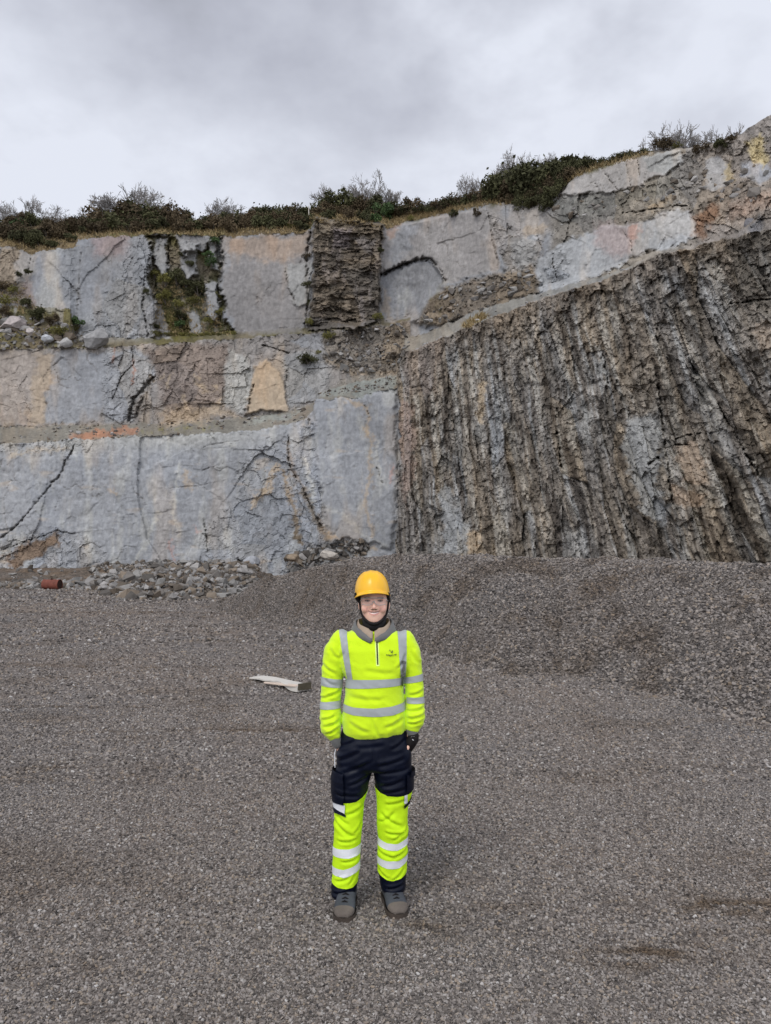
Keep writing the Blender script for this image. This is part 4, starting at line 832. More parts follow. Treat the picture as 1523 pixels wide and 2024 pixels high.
for x, y, sz, kind, lab in ((50, 470, .9, 'gorse', "dark gorse bush over the broken rock at the cliff top's left end"), (30, 455, 1.0, 'ivy', "bright green bush in the turf at the far left of the cliff top"), (118, 470, 1.0, 'bramble', "brown bramble drooping over the second pale slab"), (140, 462, .9, 'gorse', "dark gorse bush just above the left notch"), (205, 452, .7, 'bramble', "brown bramble low at the edge above the mottled slab"), (600, 455, .9, 'gorse', "dark gorse bush in the corner left of the pillar's top"), (578, 452, .6, 'moss', "olive tuft at the edge near the pillar's left corner"), (80, 486, 1.0, 'gorse', "round dark gorse bush hanging over the pale slab near the left"), (103, 488, .6, 'gorse', "small dark gorse bush beside the round one over the pale slab"), (147, 478, .8, 'gorse', "dark gorse bush in the notch between the first two slabs"),
                            (425, 482, .5, 'ivy', "small dark ivy clump at the head of the slab right of the gully"), (413, 510, .5, 'ivy', "upper ivy clump on the right side of the gully"), (420, 525, .6, 'ivy', "lower ivy clump on the right side of the gully"), (379, 525, .45, 'gorse', "small dark bush between the fins of the gully"), (357, 508, .3, 'gorse', "tiny dark bush at the fin tip in the gully"),
                            (310, 545, .75, 'moss', "mossy clump at the left edge of the gully"), (330, 560, .8, 'moss', "yellow green clump low on the left of the gully"), (352, 556, .95, 'gorse', "dark bush in the heart of the gully"), (370, 565, .7, 'gorse', "dark bush right of the heart of the gully"), (395, 578, 1.0, 'gorse', "large dark bush on the right of the gully"), (385, 600, .7, 'moss', "olive clump below the large dark bush in the gully"),
                            (330, 592, 1.0, 'moss', "large yellow green clump low in the gully"), (352, 608, .8, 'moss', "yellow green clump in the middle of the gully's foot"), (360, 628, .75, 'gorse', "dark bush at the foot of the gully"), (357, 645, .6, 'ivy', "dark green clump at the very bottom of the gully"), (312, 648, .35, 'gorse', "small dark bush at the bottom left of the gully"),
                            (435, 590, .55, 'moss', "clump on the rib right of the gully"), (438, 620, .5, 'moss', "lower clump on the rib right of the gully"), (292, 582, .35, 'gorse', "tiny dark bush on the rib left of the gully"), (415, 640, .5, 'moss', "olive clump at the right foot of the gully"),
                            (60, 543, .35, 'gorse', "small round bush on the pale slab at the left"), (42, 547, .35, 'gorse', "small bush left of the round one on the pale slab"), (58, 605, .6, 'gorse', "dark bush at the foot of the pale slab"), (75, 627, .8, 'gorse', "dark bush over the stones at the far left ledge"), (20, 600, .9, 'moss', "scrub on the broken rock at the far left edge"), (8, 570, .8, 'bramble', "brown scrub high on the broken rock at the far left"), (30, 580, .6, 'moss', "olive tuft on the broken rock at the far left"), (10, 620, .7, 'bramble', "brown scrub low on the broken rock at the far left"),
                            (160, 640, .75, 'ivy', "green bush growing against the grey boulder on the ledge"), (150, 655, .7, 'moss', "olive bush left of the grey boulder"), (120, 660, .8, 'moss', "low olive scrub on the ledge beside the bluish stone"), (110, 640, .7, 'bramble', "brown scrub at the back of the left ledge"),
                            (607, 512, .45, 'bramble', "upper scrub clump on the left edge of the dark pillar"), (612, 566, .55, 'gorse', "dark bush half way up the pillar's left edge"), (608, 604, .45, 'gorse', "dark bush low on the pillar's left edge"), (612, 640, .5, 'moss', "clump at the foot of the pillar's left edge"), (748, 632, .55, 'moss', "clump at the foot of the pillar's right edge"), (752, 500, .35, 'gorse', "small bush on the upper right edge of the pillar"),
                            (610, 712, .75, 'gorse', "dark bush on the rubble above the orange slab"), (652, 670, .55, 'moss', "scrub on the ledge under the pillar"), (630, 700, .35, 'moss', "small tuft beside the bush on the rubble"), (895, 428, .45, 'gorse', "left round bush hanging over the arch slab's edge"), (940, 426, .4, 'bramble', "brown tuft hanging over the arch slab's edge"), (815, 437, .5, 'moss', "grass tuft at the left of the arch slab's edge"),
                            (1028, 408, .7, 'gorse', "bush at the top of the broken rock left of the high slab"), (1078, 412, .75, 'gorse', "dark bush in the cleft below the high jointed slab"), (1310, 284, .8, 'bramble', "brown bush on the far end of the high jointed slab"), (1340, 292, .4, 'moss', "tuft at the end of the high jointed slab"), (1385, 296, .5, 'bramble', "brown scrub on the skyline right of the high slab"), (1418, 294, .45, 'gorse', "dark scrub where the skyline starts to climb"), (1440, 282, .5, 'bramble', "brown scrub on the climbing skyline")):
    bush(kind, surf(x, y) - Vector((0, .5 if y > und_y(x) + 8 else 0, 0)), sz * 1.3, lab, sq=.9, sink=.35 if y > und_y(x) + 8 else .15)
for x in range(966, 1126, 11):
    s0, b0 = sky_y(x), float(np.interp(x, [960, 1000, 1030, 1075, 1100, 1126], [402, 404, 412, 412, 392, 368])); k = 0; y = s0 + 8
    while y < b0 - 3:
        kd = rnd.choice(['gorse', 'gorse', 'bramble']); wd = 'dark green gorse bush' if kd == 'gorse' else 'brown bramble bush'
        bush(kd, surf(x + rnd.uniform(-4, 4), y) - Vector((0, .2, 0)), rnd.uniform(.75, 1.1), f"{wd} in the thick scrub left of the high slab", f"{wd}es in the thick scrub left of the high slab", sink=.3); y += rnd.uniform(10, 15)
# low scrub along the gully foot ledge
for q, x in enumerate(np.linspace(305, 462, 13)):
    bush('moss', surf(x, 664 - abs(q - 6) * .6), rnd.uniform(.45, .7), "low olive scrub in the strip along the foot of the gully", "low olive scrub along the foot of the gully", sq=.7, sink=.3)
# leggy shrubs seen against the sky left of the pillar
for q, x in enumerate((460, 490, 508, 524, 540, 556, 575, 592, 612, 628)):
    bush('loose', surf(x, sky_y(x) + 1) + Vector((0, 1.5, .25)), rnd.uniform(.9, 1.5), "open leggy shrub on the skyline left of the dark pillar", "open leggy shrubs against the sky left of the dark pillar", sq=1.35, sink=.02)
r = bush('gorse', surf(985, sky_y(985) + 1) + Vector((0, .8, .4)), 1.1, "upright dark evergreen on the slope, tallest left of the high slab", cat="bush", name="evergreen_shrub", sq=2.3, sink=.05)
for x, top, w, lab in ((45, 402, 1.0, "faint bare tree at the left end of the skyline"), (85, 398, .8, "second faint bare tree from the left end of the skyline"), (128, 400, .7, "small bare tree in the dip of the skyline near the left"), (160, 412, .7, "smallest bare tree in the dip left of the big bare clump"), (212, 388, .9, "leftmost bare tree of the big clump above the mottled slab"), (250, 384, .9, "bare tree in the middle of the big clump above the mottled slab"), (290, 380, .8, "dark bare tree right of the middle of the big clump"),
                       (318, 374, .8, "tallest bare tree of the big clump above the gully"), (345, 392, .8, "rightmost bare tree of the big clump above the gully"), (432, 396, .8, "rounded pale bare tree alone above the slab right of the gully"), (645, 375, .8, "leftmost bare tree above the dark pillar"), (672, 365, .8, "spreading bare tree left of the tallest pair above the pillar"), (700, 348, .75, "tall bare tree above the middle of the pillar"), (742, 342, .7, "tallest bare tree above the right of the pillar"), (762, 372, .7, "short bare tree leaning right beyond the pillar"),
                       (943, 340, .55, "lone thin bare tree left of the evergreen"), (1002, 306, .6, "tall pale bare tree just right of the evergreen"), (1020, 300, .6, "dark forked bare tree right of the evergreen"), (1048, 308, .6, "bare tree in the thicket behind the slope, left part"), (1075, 306, .6, "bare tree in the thicket behind the slope, right part"), (1108, 308, .5, "bare tree at the right end of the thicket"), (1150, 306, .5, "thin bare tree behind the green slope"), (1240, 288, .5, "small bare tree beside the high slab's crest"),
                       (1290, 262, .6, "brownish bare tree on the crest left of its dense neighbour"), (1318, 257, .7, "dense brown bare tree on the crest of the high slab"), (1345, 268, .6, "thin bare tree right of the dense brown one"), (1385, 256, .8, "pale rounded bare tree on the right skyline"), (1412, 252, .75, "pale bare tree right of the rounded one on the right skyline"), (1448, 245, .6, "last bare tree before the climbing rock skyline")):
    bare_tree(x, top, sky_y(x) + 1, rnd.uniform(3, 9), lab, w)
# dry grass fringe at the cliff edge
def grass():
    rs = np.random.RandomState(77); V, F = [], []; n = 0
    def tuft(p, h, k):
        nonlocal n
        for _ in range(k):
            b = np.array(p) + rs.normal(size=3) * [.14, .14, .02]; t = b + np.array([rs.normal() * h * .6, rs.normal() * h * .6 - h * .3, h * rs.uniform(.2, 1.0)]); w = np.array([.03, .01, 0]) * rs.uniform(.6, 1.6)
            V.extend([b - w, b + w, t]); F.append([n, n + 1, n + 2]); n += 3
    for x in np.arange(-120, 1290, 2.2):
        s0, u0 = sky_y(x), und_y(x)
        for _ in range(3 if u0 - s0 > 12 else 1): tuft(surf(x + rs.uniform(-3, 3), s0 + (u0 - s0) * rs.uniform(.3, 1.05)), rs.uniform(.2, .5), 7)
    for pl, k in (([(300, 560), (400, 560), (440, 640), (465, 662), (310, 668)], 260), ([(-100, 560), (40, 560), (90, 620), (-100, 640)], 200), ([(770, 452), (800, 440), (960, 410), (955, 400), (790, 430)], 160), ([(620, 430), (757, 440), (757, 450), (620, 440)], 35), ([(910, 642), (950, 622), (962, 628), (925, 652)], 90)):
        for p in scatter_on_cliff([pl], k, 5, .1, .2)[0]: tuft(p, rs.uniform(.2, .45), 6)
    o = mesh_np("dry_grass", np.array(V), np.array(F), MAT['straw']); tag(o, "dry yellow grass fringing the cliff edge and ledges", kind='stuff')
grass()
def stake(px, y0, y1, lab):
    p = surf(px, max(y1, sky_y(px) + 1)); q = P(px, y0, p.y); ac = Acc(); h = q.z - p.z
    for i in range(6): ac.add(*tube_arrays((.02 * math.sin(i), 0, h * i / 6 - .2), (.02 * math.sin(i + 1), 0, h * (i + 1) / 6 - .2), .07 - .005 * i, .065 - .005 * i, 8))
    o = mesh_np("wooden_stake", *ac.out(), mat_simple("weathered_wood", (.5, .46, .40), .9, .2, 9)); o.location = p; tag(o, lab, "stake")
stake(815, 396, 428, "thin pale stake standing in the brambles right of the dark pillar"); stake(609, 403, 434, "thin pale stake among shrubs just left of the dark pillar")
# ------------------------------------------------------------------ the person
YP = 4.55
ROOT = Vector((P(737, 1800, YP).x, YP, 0.0))
def Q(px, py, dy=0.0):
    p = P(px, py, YP) - ROOT; return np.array([p.x, dy, p.z])
PXM = lambda py: (P(762.5, py, YP).x - P(761.5, py, YP).x)
def loft(rings, n=32, pw=2.3):
    """rings: (cx, cy, cz, rx, ry, tilt)"""
    a = np.arange(n) * 2 * np.pi / n; c, s = np.cos(a), np.sin(a); c = np.sign(c) * np.abs(c) ** (2 / pw); s = np.sign(s) * np.abs(s) ** (2 / pw); V = []
    for r in rings:
        x = r[0] + c * r[3]; y = r[1] + s * r[4]; z = np.full(n, r[2]) + (r[5] if len(r) > 5 else 0) * (x - r[0]); V.append(np.stack([x, y, z], 1))
    V = np.concatenate(V); F = []
    for i in range(len(rings) - 1):
        for k in range(n): F.append((i * n + k, i * n + (k + 1) % n, (i + 1) * n + (k + 1) % n, (i + 1) * n + k))
    F.append(tuple(range(n))[::-1]); F.append(tuple((len(rings) - 1) * n + k for k in range(n))); return V, F
def pxr(l, r, py, ry, dy=0.0, tilt=0.0):
    a, b = Q(l, py), Q(r, py); return ((a[0] + b[0]) / 2, dy, a[2], (b[0] - a[0]) / 2, ry, tilt)
def limb(pts, n=20, flat=1.0):
    """pts: (xyz, radius); a tapered tube with rounded ends"""
    p = [np.array(q[0], float) for q in pts]; r = [q[1] for q in pts]
    d0 = p[0] - p[1]; d0 /= np.linalg.norm(d0); d1 = p[-1] - p[-2]; d1 /= np.linalg.norm(d1)
    p = [p[0] + d0 * r[0] * .8, p[0] + d0 * r[0] * .5] + p + [p[-1] + d1 * r[-1] * .5, p[-1] + d1 * r[-1] * .8]; r = [r[0] * .35, r[0] * .8] + r + [r[-1] * .8, r[-1] * .35]
    V = []; a = np.arange(n) * 2 * np.pi / n
    for i in range(len(p)):
        d = p[min(i + 1, len(p) - 1)] - p[max(i - 1, 0)]; d /= np.linalg.norm(d); u = np.cross(d, [0.02, 1, .05]); u /= np.linalg.norm(u); w = np.cross(d, u)
        V.append(p[i] + np.cos(a)[:, None] * u * r[i] + np.sin(a)[:, None] * w * r[i] * flat)
    F = []
    for i in range(len(p) - 1):
        for k in range(n): F.append((i * n + k, i * n + (k + 1) % n, (i + 1) * n + (k + 1) % n, (i + 1) * n + k))
    F.append(tuple(range(n))[::-1]); F.append(tuple((len(p) - 1) * n + k for k in range(n))); return np.concatenate(V), F
def ell(c, r, n=16):
    rings = [(c[0], c[1], c[2] + r[2] * math.cos(t), max(r[0] * math.sin(t), 1e-4), max(r[1] * math.sin(t), 1e-4)) for t in np.linspace(.15, math.pi - .15, n)][::-1]; return loft(rings, n, 2.0)
def union(parts, voxel, smooth=3):
    Vs, Fs, o = [], [], 0
    for V, F in parts: Vs.append(V); Fs += [tuple(i + o for i in f) for f in F]; o += len(V)
    ob = mesh_np("tmp", np.concatenate(Vs), Fs); bm = bmesh.new(); bm.from_mesh(ob.data); bmesh.ops.recalc_face_normals(bm, faces=bm.faces); bm.to_mesh(ob.data); bm.free()
    md = ob.modifiers.new("r", 'REMESH'); md.mode = 'VOXEL'; md.voxel_size = voxel
    dg = bpy.context.evaluated_depsgraph_get(); me = bpy.data.meshes.new_from_object(ob.evaluated_get(dg))
    bm = bmesh.new(); bm.from_mesh(me)
    for _ in range(smooth): bmesh.ops.smooth_vert(bm, verts=bm.verts, factor=.5, use_axis_x=True, use_axis_y=True, use_axis_z=True)
    bm.to_mesh(me); bm.free(); V = np.empty(len(me.vertices) * 3, np.float32); me.vertices.foreach_get('co', V); N = np.empty(len(me.vertices) * 3, np.float32)
    me.vertices.foreach_get('normal', N); F = [tuple(p.vertices) for p in me.polygons]; om = ob.data; bpy.data.objects.remove(ob); bpy.data.meshes.remove(om); bpy.data.meshes.remove(me)
    return V.reshape(-1, 3).astype(float), F, N.reshape(-1, 3).astype(float)
def put(name, V, F, mat, parent, smooth=True):
    F = np.array(F) if len({len(f) for f in F}) == 1 else F
    return mesh_np(name, V, F, mat, parent, smooth)
def cut(px0, py0, px1, py1, keep):
    """cutting plane through a line seen from the front; keep 'up', 'down', 'left' or 'right' of it"""
    a, b = Q(px0, py0), Q(px1, py1); d = b - a; n = np.array([d[2], 0, -d[0]]); n /= np.linalg.norm(n)
    want = dict(up=(0, 0, 1), down=(0, 0, -1), left=(-1, 0, 0), right=(1, 0, 0))[keep]
    if n @ np.array(want, float) < 0: n = -n
    return a, n
def strip(name, V, F, planes, off, mat, parent, front=None):
    """a piece of a garment's surface between cutting planes, laid on top of it"""
    bm = bmesh.new(); vs = [bm.verts.new(v) for v in V]
    for f in F: bm.faces.new([vs[i] for i in f])
    bm.normal_update()
    for co, no in planes: bmesh.ops.bisect_plane(bm, geom=bm.verts[:] + bm.edges[:] + bm.faces[:], plane_co=Vector(co), plane_no=Vector(no), clear_inner=True)
    if front is not None: bmesh.ops.bisect_plane(bm, geom=bm.verts[:] + bm.edges[:] + bm.faces[:], plane_co=Vector((0, front, 0)), plane_no=Vector((0, -1, 0)), clear_inner=True)
    bm.normal_update(); nn = [v.normal.copy() for v in bm.verts]
    for v, k in zip(bm.verts, nn): v.co += k * off
    me = bpy.data.meshes.new(name); bm.to_mesh(me); bm.free(); me.polygons.foreach_set('use_smooth', np.ones(len(me.polygons), bool)); me.materials.append(mat)
    o = bpy.data.objects.new(name, me); COL.objects.link(o); o.parent = parent; return o
def band(name, V, F, up, lo, off, mat, parent, left=None, right=None, front=None):
    """like strip(), between an upper and a lower curve drawn through photo points"""
    def curve(pts):
        q = np.array([Q(*a) for a in pts]); return lambda x: np.interp(x, q[:, 0], q[:, 2])
    bm = bmesh.new(); vs = [bm.verts.new(v) for v in V]
    for f in F: bm.faces.new([vs[i] for i in f])
    def bis(co, no): bmesh.ops.bisect_plane(bm, geom=bm.verts[:] + bm.edges[:] + bm.faces[:], plane_co=Vector(co), plane_no=Vector(no), clear_inner=True)
    if left is not None: bis(Q(left, 1400), (1, 0, 0))
    if right is not None: bis(Q(right, 1400), (-1, 0, 0))
    if front is not None: bis((0, front, 0), (0, -1, 0))
    for pts, sg in ((up, -1), (lo, 1)):
        f = curve(pts)
        for v in bm.verts: v.co.z -= float(f(v.co.x))
        bis((0, 0, 0), (0, 0, sg))
        for v in bm.verts: v.co.z += float(f(v.co.x))
    bm.normal_update(); nn = [v.normal.copy() for v in bm.verts]
    for v, k in zip(bm.verts, nn): v.co += k * off
    me = bpy.data.meshes.new(name); bm.to_mesh(me); bm.free(); me.polygons.foreach_set('use_smooth', np.ones(len(me.polygons), bool)); me.materials.append(mat)
    o = bpy.data.objects.new(name, me); COL.objects.link(o); o.parent = parent; return o
def cloth_mat(name, col, rough, var, sheen=0.0, wscale=220, wb=.25, fold=.0):
    m_ = mat_simple(name, col, rough, var, 7, wb, wscale, .25, sheen=sheen); return m_
MAT['hivis'] = cloth_mat("hi_vis_fleece", (.61, .86, .010), .9, .05, .3, 260, .35)
MAT['hivis2'] = cloth_mat("hi_vis_twill", (.55, .84, .010), .8, .05, 0, 400, .15)
MAT['tape'] = cloth_mat("grey_reflective_tape", (.36, .385, .385), .45, .10, 0, 120, .1)
MAT['tape2'] = cloth_mat("white_reflective_tape", (.72, .73, .75), .45, .05, 0, 120, .1)
MAT['navy'] = mat_simple("navy_twill", (.0026, .0044, .013), .42, .3, 7, .12, 400, .17)
MAT['grey_rib'] = cloth_mat("grey_rib", (.14, .14, .135), .9, .15, .2, 200, .3)
MAT['beige'] = cloth_mat("beige_lining", (.36, .28, .21), .9, .08)
MAT['black'] = cloth_mat("black_webbing", (.009, .007, .007), .7, .2)
MAT['zip'] = cloth_mat("zip_teeth", (.045, .06, .03), .5, .1)
MAT['pale_edge'] = cloth_mat("pale_stitching", (.75, .95, .25), .8, .05)
def skin_mat():
    m_, nt, b = new_mat("skin"); L = nt.links; at = add(nt, 'ShaderNodeAttribute', attribute_name="tint"); L.new(at.outputs['Color'], b.inputs['Base Color']); b.inputs['Roughness'].default_value = .5
    b.inputs['Subsurface Weight'].default_value = .12; b.inputs['Subsurface Radius'].default_value = (.012, .005, .003); return m_
MAT['skin'] = skin_mat()
def fold_noise(V, amp, sx, sz, seed, tilt=.0):
    a = V[:, 0] + .7 * V[:, 1]; z = V[:, 2] + tilt * a
    n = fbm(a * sx, z * sz, seed, 3); return amp * (np.abs(n) * -1.6 + .55 + .4 * fbm(a * sx * 2.3, z * sz * 2.1, seed + 5, 2))
def ridge(V, amp, sx, sz, seed, tilt):
    """long diagonal creases with rounded swells between them"""
    a = V[:, 0] + .6 * V[:, 1]; k = np.abs(perlin(a * sx, (V[:, 2] + tilt * np.abs(V[:, 0])) * sz, seed)); k2 = np.abs(perlin(a * sx * 1.5 + 4, (V[:, 2] - tilt * V[:, 0] * 1.5) * sz * 1.3, seed + 2))
    return amp * ((np.sqrt(k + .004) - .45) + .35 * (np.sqrt(k2 + .004) - .45))
person = empty("person", ROOT); tag(person, "person in yellow hard hat and hi-vis sweatshirt, hands in pockets on the gravel", "person")

def creases(V, lines, front=.06):
    """pressed-in folds with a swell beside each, along lines drawn over the front of the garment"""
    out = np.zeros(len(V))
    for (x0, y0), (x1, y1), amp, w in lines:
        a_, b_ = Q(x0, y0)[[0, 2]], Q(x1, y1)[[0, 2]]; e_ = b_ - a_; L_ = np.linalg.norm(e_); e_ = e_ / L_; n_ = np.array([-e_[1], e_[0]]); q = V[:, [0, 2]] - a_
        t = q @ e_ / L_; dd = q @ n_ + .006 * np.sin(t * 3.1); k = np.exp(-(np.clip(np.abs(t - .5) - .32, 0, None) / .14) ** 2) * (V[:, 1] < front)
        out += amp * k * (-np.exp(-(dd / w) ** 2) + .85 * np.exp(-((dd - 1.7 * w) / (1.2 * w)) ** 2) + .4 * np.exp(-((dd + 1.9 * w) / (1.3 * w)) ** 2))
    return out
# ---- sweatshirt
torso = loft([pxr(710, 766, 1239, .06, .02), pxr(698, 777, 1244, .076, .018), pxr(683, 793, 1251, .09, .015), pxr(669, 806, 1261, .104, .01), pxr(665, 810, 1285, .120, .0), pxr(671, 806, 1315, .128, -.004), pxr(684, 796, 1340, .132, -.006),
              pxr(682, 797, 1370, .136, -.008), pxr(678, 800, 1398, .140, -.01), pxr(677, 802, 1425, .140, -.008), pxr(678, 802, 1442, .136, -.006, .05), pxr(682, 799, 1452, .125, -.004, .085)][::-1], 40, 2.35)
aL = limb([(Q(676, 1262, .01), .060), (Q(662, 1288, .006), .068), (Q(656.5, 1335, .0), .064), (Q(653.5, 1385, -.01), .0575), (Q(653, 1418, -.035), .061), (Q(655, 1438, -.045), .057), (Q(660, 1450, -.05), .041)])
aR = limb([(Q(799, 1262, .01), .056), (Q(810, 1290, .006), .062), (Q(817, 1335, .0), .054), (Q(820, 1385, -.01), .052), (Q(820, 1410, -.03), .057), (Q(818, 1424, -.04), .053), (Q(815.5, 1434, -.045), .040)])
JV, JF, JN = union([torso, aL, aR], .006, 3)
zc = lambda py: Q(740, py)[2]
armk = sst(.165, .2, np.abs(JV[:, 0] - Q(738, 1350)[0])); low = sst(zc(1375), zc(1435), JV[:, 2])
disp = fold_noise(JV, .006, 5, 7, 31, .5) * (1 - .3 * armk) + fold_noise(JV, .009, 4, 20, 33, .3) * armk * (.35 + .65 * low) + fold_noise(JV, .005, 9, 4, 35, .2) * (1 - armk) * low
disp = disp * .55 + creases(JV, [((636, 1310), (664, 1330), .008, .010), ((650, 1372), (674, 1362), .008, .008), ((634, 1378), (660, 1368), .007, .008), ((636, 1418), (664, 1410), .009, .008), ((640, 1432), (672, 1420), .010, .008), ((646, 1445), (670, 1432), .009, .007), ((808, 1372), (836, 1362), .008, .008), ((802, 1402), (836, 1396), .009, .008), ((806, 1416), (838, 1408), .010, .008), ((804, 1426), (832, 1420), .009, .007), ((672, 1300), (690, 1270), .006, .010), ((786, 1318), (800, 1290), .007, .010), ((690, 1420), (730, 1440), .006, .012), ((760, 1430), (796, 1415), .007, .011), ((690, 1372), (760, 1376), .005, .013), ((720, 1320), (780, 1326), .004, .013), ((642, 1340), (664, 1352), .005, .009), ((735, 1412), (750, 1448), .006, .010), ((652, 1280), (668, 1300), .006, .010), ((812, 1285), (826, 1310), .006, .010)])
JV = JV + JN * disp[:, None]
shirt = put("sweatshirt", JV, JF, MAT['hivis'], person)
T = MAT['tape']
def tape(planes, off=.0028, m_=T, parent=shirt, nm="reflective_tape", front=None): return strip(nm, JV, JF, planes, off, m_, parent, front)
tape([cut(680, 1339, 800, 1336, 'down'), cut(678, 1357, 800, 1350, 'up'), cut(681, 1300, 681, 1400, 'right'), cut(798, 1300, 798, 1400, 'left')])
band("reflective_tape", JV, JF, [(672, 1386), (700, 1391), (738, 1392), (775, 1389), (803, 1383)], [(672, 1401), (700, 1406), (738, 1408), (775, 1406), (804, 1399)], .0028, T, shirt, 676, 801)
tape([cut(634, 1336, 679, 1342, 'down'), cut(634, 1353, 679, 1359, 'up'), cut(680, 1300, 680, 1400, 'left')])
tape([cut(632, 1385, 673, 1382, 'down'), cut(632, 1399, 673, 1397, 'up'), cut(673.5, 1300, 673.5, 1400, 'left')])
tape([cut(799, 1338, 836, 1330, 'down'), cut(799, 1350, 836, 1344, 'up'), cut(799.5, 1300, 799.5, 1400, 'right')])
tape([cut(802, 1376, 840, 1375, 'down'), cut(802, 1388, 840, 1388, 'up'), cut(803.5, 1300, 803.5, 1400, 'right')])
tape([cut(669.5, 1243, 687.5, 1338, 'right'), cut(684.5, 1243, 698, 1338, 'left'), cut(680, 1339, 800, 1336, 'up')], .0024)
tape([cut(784.5, 1243, 791, 1336, 'right'), cut(803, 1243, 801, 1336, 'left'), cut(680, 1339, 800, 1336, 'up')], .0024)
def fz(px, py, V=None):
    V = JV if V is None else V; q = Q(px, py); k = (np.abs(V[:, 0] - q[0]) < .009) & (np.abs(V[:, 2] - q[2]) < .009); return V[k][:, 1].min() if k.any() else -.13
zp = strip("zip_guard", JV, JF, [cut(740, 1250, 743.5, 1311, 'right'), cut(748, 1250, 750, 1311, 'left'), cut(700, 1311.5, 800, 1311.5, 'up'), cut(700, 1250, 800, 1250, 'down')], .0015, MAT['pale_edge'], shirt, -.05)
strip("zip", JV, JF, [cut(742.4, 1250, 745.4, 1309, 'right'), cut(745.6, 1250, 748, 1309, 'left'), cut(700, 1309, 800, 1309, 'up'), cut(700, 1250, 800, 1250, 'down')], .003, MAT['zip'], shirt, -.05)
def plates(name, quads, mat, parent, V=None, off=.004, th=.002):
    Vv, F = [], []
    for qd in quads:
        n = len(Vv); c = [Q(x, y, fz(x, y, V) - off) for x, y in qd]; k = len(qd); Vv += c + [p + np.array([0, th, 0]) for p in c]
        F.append(tuple(range(n, n + k))); F += [(n + i, n + (i + 1) % k, n + k + (i + 1) % k, n + k + i) for i in range(k)]
    return mesh_np(name, Vv, F, mat, parent)
box = lambda x0, y0, x1, y1: [(x0, y0), (x1, y0), (x1, y1), (x0, y1)]
lg = MAT['zip']
plates("chest_emblem", [[(768.6, 1281), (770.4, 1280.6), (771.2, 1282.4), (769.4, 1282.8)], [(771.6, 1283.6), (773.2, 1284.6), (774.6, 1281.6), (775.6, 1282.2), (775, 1286.2), (772.4, 1286.6)],
                        box(763, 1289.2, 764.4, 1291.2), box(764.9, 1289.8, 766.1, 1291.2), box(767.2, 1289, 768.2, 1291.8), box(768.8, 1290, 770.2, 1292.4), box(770.7, 1290, 771.9, 1291.6), box(772.4, 1290, 773.6, 1291.6), box(774.1, 1289.8, 775.3, 1291.4), box(775.8, 1289.8, 776.8, 1291.4), box(778, 1289.4, 779.2, 1291), box(779.7, 1289.2, 780.8, 1290.8), box(781.2, 1289.2, 782.6, 1290.8)], lg, shirt)
# a dark clip and pen hanging on the shoulder tape
plates("clip", [[(792.6, 1302.6), (797, 1302), (802, 1305.4), (800.6, 1309), (798, 1309.4), (795, 1306.6)], [(796.8, 1308), (799, 1308), (799.4, 1322), (796.4, 1326), (794, 1322), (794.6, 1317)], [(791.4, 1330), (795.6, 1329), (800.6, 1326), (800.4, 1331), (796, 1333), (792, 1332.6)]], MAT['grey_rib'], shirt, None, .007, .006)
plates("pen", [[(794.8, 1333), (796.8, 1333), (796.2, 1353), (793.6, 1353)]], MAT['zip'], shirt, None, .007, .006)
# rib cuffs, open collar with pale lining
cL = limb([(Q(660, 1446, -.05), .034), (Q(664, 1458, -.048), .033), (Q(668, 1468, -.042), .029)]); put("rib_cuff", *cL, MAT['grey_rib'], shirt)
cR = limb([(Q(815, 1431, -.045), .034), (Q(814.5, 1440, -.045), .034), (Q(814, 1447, -.045), .031)]); put("rib_cuff", *cR, MAT['grey_rib'], shirt)
def collar(name, hw_b, hw_t, ry_b, ry_t, top, bot, a0, mat, dyc, th=.004):
    A = np.radians(np.linspace(a0, 360 - a0, 64)); T_ = np.linspace(0, 1, 8); V = []
    for t in T_:
        for a in A:
            f = (1 + math.cos(a)) / 2; pt = np.interp(f, [0, .5, .97, 1], top); pb = np.interp(f, [0, .5, .97, 1], bot); py = pb + (pt - pb) * t; k = PXM(py); hw = (hw_b + (hw_t - hw_b) * t) * k; ry = ry_b + (ry_t - ry_b) * t
            c = Q(738.5, py); V.append([c[0] + math.sin(a) * hw, dyc - math.cos(a) * ry - .012 * math.sin(t * 3.14) * f, c[2] + .002 * math.sin(7 * a)])
    V = np.array(V); n = len(A); F = [(i * n + j, i * n + j + 1, (i + 1) * n + j + 1, (i + 1) * n + j) for i in range(7) for j in range(n - 1)]
    o = mesh_np(name, V, F, mat, shirt, True); md = o.modifiers.new("thickness", 'SOLIDIFY'); md.thickness = th; md.offset = 0; return o
collar("collar", 43, 36, .116, .104, [1221, 1226, 1250, 1258], [1241, 1246, 1264, 1268], 6, MAT['grey_rib'], .012, .008)
collar("collar_lining", 36, 30.5, .109, .097, [1220, 1225, 1240, 1246], [1238, 1244, 1262, 1266], 3, MAT['beige'], .012)

